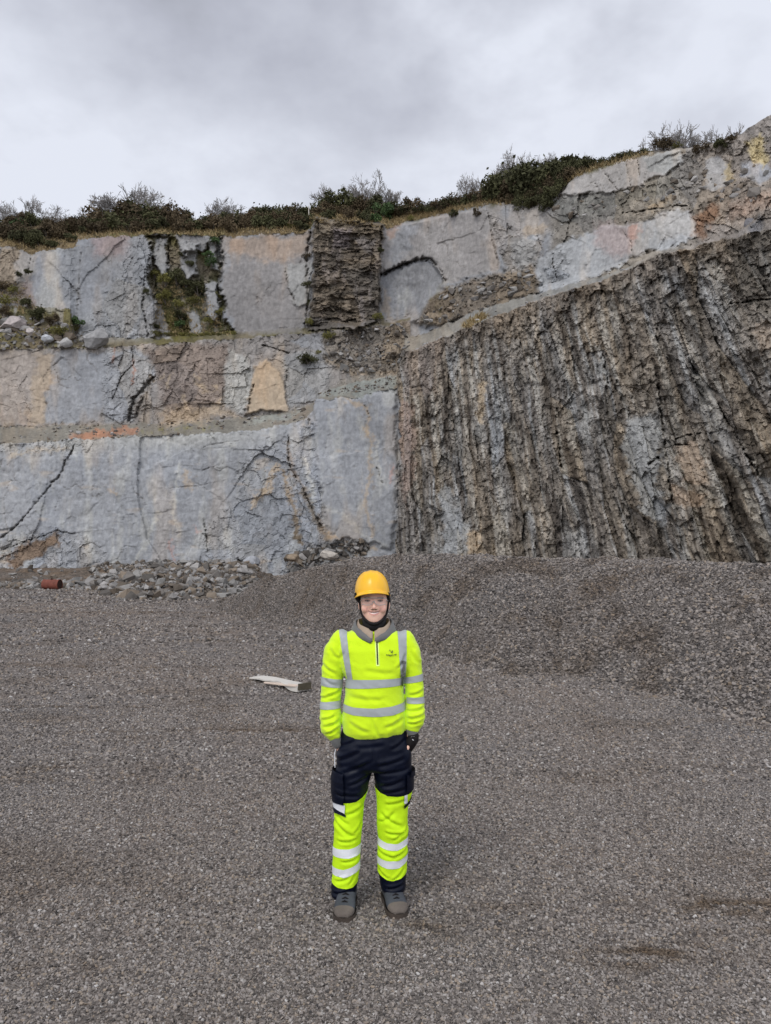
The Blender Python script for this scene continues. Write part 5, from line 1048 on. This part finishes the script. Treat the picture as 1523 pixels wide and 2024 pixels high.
# ---- trousers
LD, RD = .035, .065                                           # the legs stand a little behind the hips' front
pel = loft([pxr(680, 800, 1432, .115), pxr(672, 806, 1450, .122), pxr(666, 812, 1475, .128), pxr(663, 814.5, 1500, .130, .005), pxr(663, 814, 1514, .118, .01), pxr(672, 806, 1520, .095, .01)][::-1], 40, 2.5)
lL = loft([pxr(668, 731, 1502, .09, .005), pxr(662, 735.5, 1517, .112, .005), pxr(659, 730, 1545, .106, .008), pxr(659, 725, 1565, .100, .01), pxr(660.5, 720, 1590, .093, .012), pxr(660.5, 716, 1625, .088, .014), pxr(659, 712.5, 1660, .086, .02), pxr(657.5, 710, 1700, .085, .028), pxr(655.5, 707, 1735, .083, LD), pxr(653, 706.5, 1755, .082, LD), pxr(654, 704, 1772, .080, LD), pxr(657, 700, 1777, .07, LD)][::-1], 36, 2.25)
lR = loft([pxr(743, 808, 1502, .09, .005), pxr(738, 814, 1517, .112, .008), pxr(740.5, 813.5, 1545, .106, .015), pxr(742, 812, 1565, .100, .018), pxr(744, 807, 1590, .093, .024), pxr(746, 805.5, 1625, .088, .03), pxr(747, 805.5, 1660, .086, .04), pxr(747.5, 804.5, 1700, .085, .052), pxr(748.5, 803.5, 1730, .083, RD), pxr(750, 803.5, 1748, .082, RD), pxr(753, 802.5, 1764, .080, RD), pxr(757, 799, 1769, .07, RD)][::-1], 36, 2.25)
bulge = [ell(Q(679, 1494, -.022), (.040, .070, .066)), ell(Q(800, 1489, -.022), (.040, .070, .070))]
TV, TF, TN = union([pel, lL, lR] + bulge, .0065, 9)
kn = sst(zc(1570), zc(1600), TV[:, 2]); hip = 1 - sst(zc(1560), zc(1535), TV[:, 2])
LEGF = [((662, 1618), (700, 1648), .009, .010), ((668, 1656), (706, 1652), .010, .008), ((684, 1604), (718, 1588), .007, .010), ((660, 1600), (690, 1622), .006, .009), ((674, 1697), (708, 1690), .006, .008), ((662, 1738), (690, 1729), .006, .009), ((690, 1742), (700, 1722), .006, .007), ((700, 1640), (714, 1620), .006, .008),
        ((752, 1602), (792, 1628), .008, .010), ((762, 1640), (804, 1641), .010, .008), ((776, 1655), (805, 1632), .008, .008), ((750, 1622), (780, 1598), .006, .010), ((748, 1680), (778, 1690), .008, .009), ((774, 1692), (806, 1676), .008, .009), ((776, 1738), (798, 1716), .008, .008), ((750, 1718), (768, 1734), .006, .008), ((760, 1584), (800, 1576), .006, .010),
        ((664, 1500), (716, 1474), .007, .013), ((676, 1522), (734, 1496), .007, .012), ((690, 1545), (728, 1528), .006, .010), ((744, 1506), (800, 1492), .007, .012), ((744, 1520), (806, 1514), .006, .010), ((752, 1548), (798, 1534), .006, .011), ((668, 1470), (704, 1456), .005, .010), ((772, 1474), (800, 1456), .005, .010), ((700, 1470), (760, 1464), .004, .012), ((735, 1500), (738, 1470), .004, .008), ((664, 1560), (712, 1566), .005, .010), ((754, 1560), (804, 1552), .005, .009),
        ((654, 1762), (690, 1757), .008, .008), ((760, 1756), (800, 1748), .008, .008), ((672, 1770), (704, 1764), .006, .007)]
d = creases(TV, LEGF) + .006 * fbm(TV[:, 0] * 7 + 3 * TV[:, 1], TV[:, 2] * 6, 61, 3)
TV = TV + TN * d[:, None]
trs = put("trousers", TV, TF, MAT['navy'], person)
Zs = lambda nm, pl, off, m_, par=trs, front=None: strip(nm, TV, TF, pl, off, m_, par, front)
def leg(nm, up, lo, off, m_, par=trs, left=None, right=None): return band(nm, TV, TF, up, lo, off, m_, par, left, right)
gL = leg("hi_vis_panel", [(650, 1580), (690, 1579), (704, 1577), (716, 1570), (724, 1562), (730, 1548)], [(650, 1741), (656, 1744), (668, 1749), (684, 1751), (697, 1749), (708, 1742)], .003, MAT['hivis2'], trs, None, 736)
gR = leg("hi_vis_panel", [(738, 1546), (743, 1554), (752, 1561), (766, 1566), (785, 1567), (800, 1566), (820, 1562)], [(745, 1726), (752, 1731), (764, 1737), (778, 1739), (792, 1735), (805, 1727)], .003, MAT['hivis2'], trs, 737)
leg("reflective_band", [(655, 1672), (690, 1671), (714, 1665)], [(655, 1688), (690, 1689), (714, 1684)], .0055, MAT['tape2'], gL, None, 736)
leg("reflective_band", [(655, 1710), (680, 1712), (692, 1708), (714, 1698)], [(655, 1726), (680, 1728), (692, 1724), (714, 1714)], .0055, MAT['tape2'], gL, None, 736)
leg("reflective_band", [(745, 1654), (765, 1661), (785, 1662), (808, 1652)], [(745, 1670), (765, 1675), (785, 1676), (808, 1667)], .0055, MAT['tape2'], gR, 737)
leg("reflective_band", [(745, 1693), (765, 1697), (788, 1697), (808, 1686)], [(745, 1708), (765, 1713), (788, 1713), (808, 1700)], .0055, MAT['tape2'], gR, 737)
# cargo pockets, their flaps and tabs, white edging
pk = Zs("cargo_pocket", [cut(682, 1500, 682, 1600, 'left'), cut(640, 1537, 700, 1537, 'down'), cut(640, 1580, 700, 1582, 'up')], .016, MAT['navy'])
Zs("pocket_flap", [cut(682, 1500, 683, 1600, 'left'), cut(640, 1516, 700, 1524, 'down'), cut(640, 1538, 700, 1541, 'up')], .021, MAT['navy'], pk)
Zs("knee_tape", [cut(682, 1500, 684, 1620, 'left'), cut(640, 1578, 700, 1583, 'down'), cut(650, 1588, 684, 1601, 'up')], .012, MAT['tape2'])
Zs("knee_tab", [cut(683, 1500, 685, 1620, 'left'), cut(650, 1588, 684, 1599, 'down'), cut(650, 1594, 686, 1608, 'up')], .0125, MAT['navy'])
Zs("cargo_pocket", [cut(801, 1500, 801, 1600, 'right'), cut(760, 1524, 830, 1524, 'down'), cut(760, 1562, 830, 1558, 'up')], .012, MAT['navy'])
Zs("pocket_flap", [cut(806, 1500, 806, 1600, 'right'), cut(760, 1521, 830, 1519, 'down'), cut(760, 1532, 830, 1530, 'up')], .020, MAT['navy'])
Zs("knee_tape", [cut(797, 1500, 797, 1600, 'right'), cut(803, 1500, 802.5, 1600, 'left'), cut(760, 1565, 830, 1564, 'down'), cut(760, 1584, 830, 1582, 'up')], .008, MAT['tape2'])
Zs("knee_tab", [cut(796.5, 1500, 796.5, 1600, 'right'), cut(796, 1586, 808, 1578, 'down'), cut(796, 1594, 808, 1585, 'up')], .009, MAT['navy'])
ac = Acc()
for a, b in zip([(664, 1478), (661, 1490), (661.5, 1505)], [(661, 1490), (661.5, 1505), (662, 1516)]): ac.add(*tube_arrays(Q(*a, -.01), Q(*b, -.01), .0035, .0035, 6))
mesh_np("pocket_piping", *ac.out(), MAT['tape2'], trs)

# ---- body: one continuous skin (head, neck, arms, hands with five fingers; trunk and legs under the clothes)
hc = 739.0
def hring(py, hw, ry, dy): c = Q(hc, py); return (c[0], dy, c[2], hw * PXM(py), ry)
head = loft([hring(1229.5, 7, .022, -.056), hring(1227, 13, .038, -.046), hring(1221, 18.5, .058, -.028), hring(1213, 22.5, .074, -.013), hring(1203, 25.5, .087, -.001), hring(1192, 27, .096, .005), hring(1180, 27.5, .100, .009), hring(1165, 27.5, .103, .012), hring(1150, 24, .092, .015), hring(1141, 16, .062, .015), hring(1137, 6, .025, .015)], 36, 2.15)
body = [head, limb([(Q(740, 1218, .02), .056), (Q(740, 1240, .02), .056), (Q(739, 1262, .02), .06)])]
body += [limb([(Q(739.5, 1185, -.088), .0075), (Q(739.5, 1193, -.099), .009), (Q(739.5, 1200, -.108), .0115)], 12), ell(Q(735.6, 1201.5, -.096), (.0085, .011, .0075)), ell(Q(743.6, 1201.5, -.096), (.0085, .011, .0075))]
body += [ell(Q(723, 1202, -.064), (.026, .022, .026)), ell(Q(755, 1202, -.064), (.026, .022, .026)), limb([(Q(722, 1181.5, -.076), .008), (Q(731, 1180, -.088), .0085), (Q(747, 1180, -.088), .0085), (Q(756, 1181.5, -.076), .008)], 12)]
body += [limb([(Q(731, 1213, -.080), .0045), (Q(739, 1214.5, -.086), .006), (Q(747, 1213, -.080), .0045)], 10), limb([(Q(730, 1207.5, -.080), .004), (Q(739, 1207.3, -.088), .005), (Q(748, 1207.5, -.080), .004)], 10), ell(Q(739, 1223, -.070), (.017, .017, .013))]
for sx in (-1, 1): body += [ell(Q(hc + sx * 28.6, 1195, .008), (.009, .020, .030)), ell(Q(hc + sx * 28.2, 1201, .002), (.008, .012, .014))]
body += [loft([pxr(690, 788, 1262, .075), pxr(690, 788, 1330, .09), pxr(692, 786, 1420, .09), pxr(690, 790, 1480, .09)][::-1], 24), limb([(Q(686, 1268), .04), (Q(662, 1300), .045), (Q(655, 1385, -.012), .036), (Q(662, 1452, -.046), .027), (Q(668.5, 1468, -.030), .026)]), limb([(Q(790, 1268), .04), (Q(812, 1300), .043), (Q(819, 1385, -.012), .035), (Q(815, 1434, -.045), .027), (Q(812, 1452, -.034), .026)])]
body += [limb([(Q(700, 1480), .07), (Q(692, 1600, .012), .05), (Q(682, 1760, LD), .038)]), limb([(Q(775, 1480), .07), (Q(775, 1600, .024), .05), (Q(777, 1755, RD), .038)])]
def hand(w, e, sx):
    """a relaxed hand from the wrist w down into the pocket towards e: palm, four fingers, a thumb"""
    w, e = np.array(w), np.array(e); d = (e - w) / np.linalg.norm(e - w); s = np.array([0, 1., 0]); out = [limb([(w, .024), (w + d * .05, .030), (w + d * .085, .028)], 14, 1.25)]
    for i, ln in enumerate((.072, .082, .078, .06)):
        b = w + d * .085 + s * (-.028 + .0185 * i); out.append(limb([(b, .0095), (b + d * ln * .5 + np.array([-sx * .004, 0, 0]), .009), (b + d * ln * .95 + np.array([-sx * .016, 0, 0]), .0075)], 10))
    t = w + d * .02 - s * .028; out.append(limb([(t, .012), (t + d * .035 - s * .018, .0105), (t + d * .065 - s * .022, .0085)], 10)); return out
body += hand(Q(670, 1468, -.022), Q(698, 1530, -.005), -1)
body += hand(Q(811, 1456, -.028), Q(788, 1520, -.005), 1)
BV, BF, BN = union(body, .0036, 3)
# eye sockets
for ex in (726.5, 751.5):
    c = Q(ex, 1187, -.088); r = np.linalg.norm((BV - c) / np.array([.017, .03, .010]), axis=1); BV = BV + np.array([0, .007, 0]) * np.exp(-r ** 2)[:, None]
c = Q(739, 1210.2, -.088); r = np.linalg.norm((BV - c) / np.array([.026, .03, .0028]), axis=1); BV = BV + np.array([0, .004, 0]) * np.exp(-r ** 2)[:, None]
skin = np.array([.80, .49, .37]); tint = np.repeat(skin[None], len(BV), 0)
def dab(px, py, rx, ry, col, a, front=-.02, hard=1.0):
    c = Q(px, py); k = np.clip((1.15 - np.sqrt(((BV[:, 0] - c[0]) / (rx * .00298)) ** 2 + ((BV[:, 2] - c[2]) / (ry * .00298)) ** 2)) * 3 * hard, 0, 1) * a * (BV[:, 1] < front)
    tint[:] = tint * (1 - k[:, None]) + np.array(col) * k[:, None]
for ex in (722, 756): dab(ex, 1203, 9, 7, (.72, .37, .30), .6, hard=.4)
dab(739.5, 1201, 5, 4, (.70, .37, .29), .6, hard=.5); dab(739, 1219, 13, 7, (.60, .40, .31), .35, hard=.4)

for q in np.linspace(-1, 1, 25):            # a broad smile: upper lip line, teeth, lower lip, all curving up at the corners
    up_ = 2.6 * q * q; mx = 739 + 10.5 * q
    dab(mx, 1209.0 - up_, 1.3, 1.15, (.30, .10, .08), .8); dab(739 + 9 * q, 1210.9 - up_ * .8, 1.2, 1.25 * (1 - .6 * q * q), (.80, .70, .63), .95); dab(739 + 8.5 * q, 1213.4 - up_ * .9, 1.3, 1.3, (.62, .27, .23), .8)
for sx in (-1, 1): dab(739 + sx * 11, 1206.6, 1.5, 1.2, (.22, .08, .06), .75); dab(739 + sx * 13.5, 1203.5, 1.2, 3.2, (.58, .31, .24), .55)  # mouth corners and smile creases darkened, shade put into the tint
for ex in (735.8, 743.4): dab(ex, 1203.2, 2.0, 1.0, (.12, .04, .03), .85)  # nose shadow painted into the tint at the nostrils
for sx in (-1, 1):
    ex = hc + sx * 12.5; dab(ex, 1180.3 + .4, 7, 1.5, (.07, .035, .02), .95); dab(ex + sx * 3, 1181.8, 4, 1.3, (.07, .035, .02), .85)
    dab(ex, 1186.6, 5.6, 2.0, (.06, .03, .022), .95); dab(ex, 1187, 3.2, .9, (.45, .42, .40), .5); dab(ex, 1186.8, 1.7, 1.5, (.05, .035, .03), .95)
    dab(ex, 1190.5, 6, 1.0, (.48, .27, .21), .5)
bo = put("body", BV, BF, MAT['skin'], person); fcol(bo.data, "tint", tint)
# hair at the temples and nape
hm = MAT['black']; hair = loft([hring(1206, 26.5, .06, .048), hring(1196, 28.4, .078, .036), hring(1184, 29.2, .095, .024), hring(1172, 29.2, .10, .02), hring(1160, 28.2, .10, .02)], 36, 2.1)
HV = np.array(hair[0]); put("hair", HV, hair[1], mat_simple("dark_hair", (.02, .013, .009), .6, .3, 60), person)
# black piece filling the neck under the chin, with the chin strap's cup above it
put("black_neck_piece", *loft([hring(1250, 19, .056, .0), hring(1243, 21.5, .066, -.006), hring(1235, 23, .070, -.008), hring(1229, 23.5, .070, .004), hring(1221, 24, .066, .024)], 36, 2.1), MAT['black'], person)
# glove top / watch seen above the right hand pocket
gv = put("black_glove", *limb([(Q(816, 1449, -.046), .031), (Q(815.5, 1457, -.048), .034), (Q(810, 1465, -.040), .036), (Q(798, 1484, -.012), .036)], 18), MAT['black'], person)
GV = np.array([v.co[:] for v in gv.data.vertices])
plates("glove_print", [[(811, 1451), (813.4, 1450.4), (813, 1452), (811.4, 1452.4)], [(815, 1449.6), (818, 1449.8), (819, 1451.6), (817.6, 1453.6), (816.4, 1453), (817.6, 1451.4)], [(813, 1455), (815, 1454.4), (816.4, 1457), (814.8, 1457.4)], [(819.6, 1453), (821, 1452.4), (821.4, 1455.6), (820, 1456)]], MAT['tape2'], gv, GV, .006, .003)

# ---- hard hat
def hat():
    c = Q(735.5, 1176.0); k = PXM(1176); rx, ry, h = 35.2 * k, .132, 48.0 * k; A = np.arange(72) * 2 * np.pi / 72; V = []
    us = np.concatenate([np.linspace(.02, 1, 30)])
    for u in us:
        th_ = u * math.pi / 2; z = h * (max(math.cos(th_), 0) ** .86); r = math.sin(th_) ** .80
        for a in A:
            x = math.sin(a) * rx * r * .97; y = -math.cos(a) * ry * r; rid = .0035 * (math.exp(-(x / .012) ** 2) + .6 * math.exp(-((abs(x) - .04) / .008) ** 2)) * (1 - u ** 3); V.append([x, y, z + rid + .024 * max(0, math.cos(a)) ** 1.5 * u ** 5])
    for f, dz in ((1.02, -.004), (1.045, -.009), (1.05, -.014), (1.03, -.013)):
        for a in A:
            fr = max(0, math.cos(a)) ** 1.5; V.append([math.sin(a) * rx * f * .97, -math.cos(a) * ry * f - fr * .034 * min(1, (f - 1) * 40), dz + .030 * fr - .006 * fr * (f > 1.03)])
    V = np.array(V); n = 72; m_ = len(us) + 4; F = [(i * n + j, (i + 1) * n + j, (i + 1) * n + (j + 1) % n, i * n + (j + 1) % n) for i in range(m_ - 1) for j in range(n)] + [tuple(range(n))]
    R = np.array(Matrix.Rotation(math.radians(4.5), 3, 'Y')) @ np.array(Matrix.Rotation(math.radians(-2), 3, 'X'))
    R = np.array(Matrix.Rotation(math.radians(-4.0), 3, 'Y'))
    hm_ = mat_simple("yellow_plastic", (.88, .47, .012), .32, .10, 9, .04, 60, .5)
    tr = lambda V: (V @ R.T) + c + np.array([0, .008, 0]); o = put("hard_hat", tr(V), F, hm_, person)
    Vi = V[:30 * n].copy() * np.array([.95, .95, .93]) - np.array([0, 0, .004]); Fi = [f for f in F[:29 * n]] + [tuple(29 * n + j for j in range(n))]
    put("hat_lining", tr(Vi), Fi, MAT['black'], o)
    for sx in (-1, 1):      # harness webbing at the temples and chin strap
        e = 1 if sx > 0 else -1; ac = Acc(); path = [Q(735.5 + sx * 30, 1176, -.02), Q(hc + sx * 28.5, 1190, -.022), Q(hc + sx * 27, 1203, -.024), Q(hc + sx * 24.5, 1214, -.034), Q(hc + sx * 17, 1224, -.058), Q(hc + sx * 7, 1230.5, -.078), Q(hc, 1232, -.082)]
        put("chin_strap", *limb([(p, .0055 if i < 4 else .009) for i, p in enumerate(path)], 8), MAT['black'], o)
        put("harness_side", *limb([(Q(735.5 + sx * 31, 1174, -.045), .012), (Q(735.5 + sx * 30, 1181, -.02), .014), (Q(hc + sx * 29, 1189, .01), .012)], 10), MAT['black'], o)
hat()
# ---- clear safety glasses
def specs():
    lm, nt, b = new_mat("clear_lens"); b.inputs['Base Color'].default_value = (.9, .93, .95, 1); b.inputs['Roughness'].default_value = .04; b.inputs['Alpha'].default_value = .045; b.inputs['Specular IOR Level'].default_value = .5
    A = np.radians(np.linspace(-62, 62, 36)); V = []; c = Q(739, 1188)
    for t in np.linspace(0, 1, 9):
        for a in A:
            f = abs(a) / A[-1]; top, bot = .021 - .004 * f ** 3, -.021 + .012 * math.exp(-(a / .22) ** 2) + .008 * f ** 3; V.append([c[0] + math.sin(a) * .083, -math.cos(a) * .062 - .046, c[2] + bot + (top - bot) * t])
    n = 36; F = [(i * n + j, i * n + j + 1, (i + 1) * n + j + 1, (i + 1) * n + j) for i in range(8) for j in range(n - 1)]; o = mesh_np("safety_glasses", V, F, lm, person, True)
    fm = mat_simple("clear_frame", (.42, .40, .40), .3, .05); V = np.array(V)
    put("brow_bar", *limb([(V[8 * n + j], .0022) for j in range(0, n, 5)], 8), fm, o)
    for h0, h1 in ((2, 16), (19, 33)): put("lens_rim", *limb([(V[j], .0016) for j in range(h0, h1 + 1, 2)], 8), fm, o)
    put("nose_bridge", *limb([(V[16], .002), (V[3 * n + 17], .002), (V[3 * n + 18], .002), (V[19], .002)], 8), fm, o)
    for j, sx in ((0, -1), (n - 1, 1)): put("temple", *limb([(V[5 * n + j], .0026), (Q(hc + sx * 29, 1189, .02), .0026)], 8), fm, o)
specs()
# ---- boots
def boot(toe_px, toe_py, ang, ank):
    up = mat_simple("grey_suede", (.055, .06, .07), .85, .3, 14, .3, 120); cap = mat_simple("dusty_toe", (.12, .10, .085), .9, .3, 12, .3, 120); so = mat_simple("brown_sole", (.055, .042, .033), .9, .3, 20)
    v = (1012.0 - toe_py) / FPX; Yt = H * (CT - v * ST) / -(ST + v * CT); tp = P(toe_px, toe_py, Yt) - ROOT; tp = np.array([tp.x, tp.y, 0])
    Rm = np.array(Matrix.Rotation(ang, 3, 'Z')); L_ = .325
    def w(V): V = np.array(V, float); V = V - np.array([0, -L_, 0]); return V @ Rm.T + tp       # local: heel at y = 0, toe at y = -L_
    secs = [(a_ * 1.08, b_ * 1.15, c_ * 1.05) for a_, b_, c_ in [(0.0, .030, .085), (.02, .039, .115), (.06, .043, .125), (.11, .044, .125), (.16, .0465, .105), (.205, .051, .083), (.245, .051, .070), (.278, .042, .058), (.296, .024, .044)]]
    V, F = [], []; n = 24
    for y, hw, h in secs:
        for k in range(n):
            a = 2 * math.pi * k / n; x = math.cos(a); z = math.sin(a); V.append([hw * np.sign(x) * abs(x) ** .8, -y, .02 + (h - .02) * (.5 + .5 * np.sign(z) * abs(z) ** .75)])
    F = [(i * n + k, i * n + (k + 1) % n, (i + 1) * n + (k + 1) % n, (i + 1) * n + k) for i in range(len(secs) - 1) for k in range(n)] + [tuple(range(n))[::-1], tuple((len(secs) - 1) * n + k for k in range(n))]
    UV, UF, UN = union([(w(V), F), limb([(w([[0, -.07, .08]])[0], .047), (np.array([w([[0, -.07, .1]])[0][0], w([[0, -.07, .1]])[0][1], .17]), .049)], 20)], .005, 4)
    r = put("boot", UV, UF, up, person)
    a = w([[0, -.272, 0]])[0]; dn = Rm @ np.array([0, -1., 0]); strip("toe_cap", UV, UF, [(a, dn), (np.array([0, 0, .018]), np.array([0, 0, 1.])), ], .003, cap, r)
    S_ = []
    for z in (0.0, .012, .026, .030):
        for k in range(40):
            t = 2 * math.pi * k / 40; y = -L_ / 2 + math.cos(t) * (L_ / 2 + .006); hw = np.interp(-y, [-.01, 0, .054, .13, .216, .27, .308, .335], [.012, .039, .052, .05, .063, .063, .048, .014]); S_.append([hw * (1 if math.sin(t) >= 0 else -1) * min(1, abs(math.sin(t)) * 2.2) * (1.0 if z < .028 else .96), y, z])
    F = [(i * 40 + k, i * 40 + (k + 1) % 40, (i + 1) * 40 + (k + 1) % 40, (i + 1) * 40 + k) for i in range(3) for k in range(40)] + [tuple(range(40)), tuple(120 + k for k in range(40))[::-1]]
    put("sole", w(S_), F, so, r)
    for q, y in enumerate((.165, .19, .215, .24)):
        h = np.interp(y, [.12, .173, .221, .265], [.131, .110, .087, .0735]); put("lace", *limb([(w([[-.034, -y, h - .016]])[0], .0045), (w([[0, -y - .006, h + .006]])[0], .0045), (w([[.034, -y, h - .016]])[0], .0045)], 8), MAT['black'], r)
    return r
boot(677, 1825, math.radians(-4), None); boot(790, 1817, math.radians(12), None)
# ------------------------------------------------------------------ loose things on the floor
def drum():
    x, y = P(102, 1166, 45.0).x, 45.0; z = float(base_z(np.array([x]), np.array([y]))[0])
    rm = mat_simple("rusty_red_paint", (.16, .05, .034), .75, .45, 3.5, .5, 12); dk = mat_simple("rust_black", (.035, .016, .012), .9, .3, 6); r_ = .30; L_ = 1.02
    root = empty("oil_drum", (x, y, z), math.radians(-9)); tag(root, "rusty red oil drum lying dented on its side by the bank", "drum")
    n = 40; prof = [(0, .0), (0, .97), (.02, 1.03), (.04, .98)] + [(t, .98 + .035 * (math.exp(-((t - .33) / .018) ** 2) + math.exp(-((t - .66) / .018) ** 2))) for t in np.linspace(.06, .94, 40)] + [(.96, .98), (.98, 1.03), (1, .97), (.985, .9)]
    V = []
    for t, q in prof:
        for k in range(n):
            a = 2 * math.pi * k / n; dent = 1 - .10 * math.exp(-((t - .42) / .16) ** 2) * max(0, math.sin(a - .5)) ** 3 - .05 * math.exp(-((t - .8) / .1) ** 2) * max(0, math.cos(a - 2.2)) ** 2; V.append([(t - .5) * L_, -math.cos(a) * r_ * q * dent, r_ + math.sin(a) * r_ * q * dent])
    F = [(i * n + k, (i + 1) * n + k, (i + 1) * n + (k + 1) % n, i * n + (k + 1) % n) for i in range(len(prof) - 1) for k in range(n)]
    put("barrel", V, F, rm, root); e = [[L_ * .485 - .02, -math.cos(2 * math.pi * k / n) * r_ * .93, r_ + math.sin(2 * math.pi * k / n) * r_ * .93] for k in range(n)]; put("lid", e, [tuple(range(n))], dk, root, False)
    put("bung", *limb([((-.02, -.02, 2 * r_ - .03), .07), ((-.02, -.02, 2 * r_ + .015), .07)], 16), dk, root)
drum()
def plank():
    z0 = lambda x, y: float(base_z(np.array([x]), np.array([y]))[0])
    g = lambda px, py: (lambda k: (H + .145) / (k + .029))((py - HORIZON) / FPX)
    a, b = P(503, 1341, g(503, 1341)), P(602, 1366, g(602, 1366)); ang = math.atan2(b.y - a.y, b.x - a.x); L_ = math.hypot(b.x - a.x, b.y - a.y)
    wm = mat_simple("pale_weathered_board", (.56, .53, .48), .8, .12, 6, .3, 40); dk = mat_simple("dark_hollow_end", (.07, .06, .04), .9, .2, 20); pm = mat_simple("raw_timber", (.60, .49, .40), .85, .15, 8)
    root = empty("broken_board", (a.x, a.y, z0(a.x, a.y) + .01), ang); tag(root, "pale broken timber board lying on the gravel left of the person", "board")
    n = 26; V = []
    for i in range(n):
        t = i / (n - 1); x = t * L_; w0, w1 = (.115 - .02 * t) * (1 + .05 * math.sin(9 * t)), -.10 + .035 * math.sin(14 * t) * (t > .2) * (t < .75) - .03 * (t > .72); z = .03 + .035 * t + .012 * math.sin(5 * t); th = .022 + .06 * sst(.7, .9, t)
        V += [[x, w1, z], [x, w0, z + .012], [x, w0, z + .012 - th], [x, w1, z - th]]
    F = [(i * 4 + k, (i + 1) * 4 + k, (i + 1) * 4 + (k + 1) % 4, i * 4 + (k + 1) % 4) for i in range(n - 1) for k in range(4)] + [(0, 1, 2, 3), tuple((n - 1) * 4 + k for k in (3, 2, 1, 0))]
    put("plank", V, F, wm, root, False)
    V = []; n = 12
    for i in range(n):
        t = i / (n - 1); x = L_ * (.40 + .58 * t); wv = .015 + .05 * sst(0, .5, t); z = .02 + .035 * t; V += [[x, -.17 - wv * .3 + .05 * t, z], [x, -.17 + wv + .05 * t, z + .01], [x, -.17 + wv + .05 * t, z - .015], [x, -.17 - wv * .3 + .05 * t, z - .015]]
    F = [(i * 4 + k, (i + 1) * 4 + k, (i + 1) * 4 + (k + 1) % 4, i * 4 + (k + 1) % 4) for i in range(n - 1) for k in range(4)] + [(0, 1, 2, 3), tuple((n - 1) * 4 + k for k in (3, 2, 1, 0))]
    put("splinter", V, F, pm, root, False)
    V = [[L_ + q, w, z] for q in (.004, .05) for w, z in ((-.12, .0), (.08, .0), (.08, .10), (-.12, .09))]; put("end_block", V, [(3, 2, 1, 0), (4, 5, 6, 7), (0, 1, 5, 4), (1, 2, 6, 5), (2, 3, 7, 6), (3, 0, 4, 7)], dk, root, False)  # dark block stands for the shaded hollow of the board's end
plank()
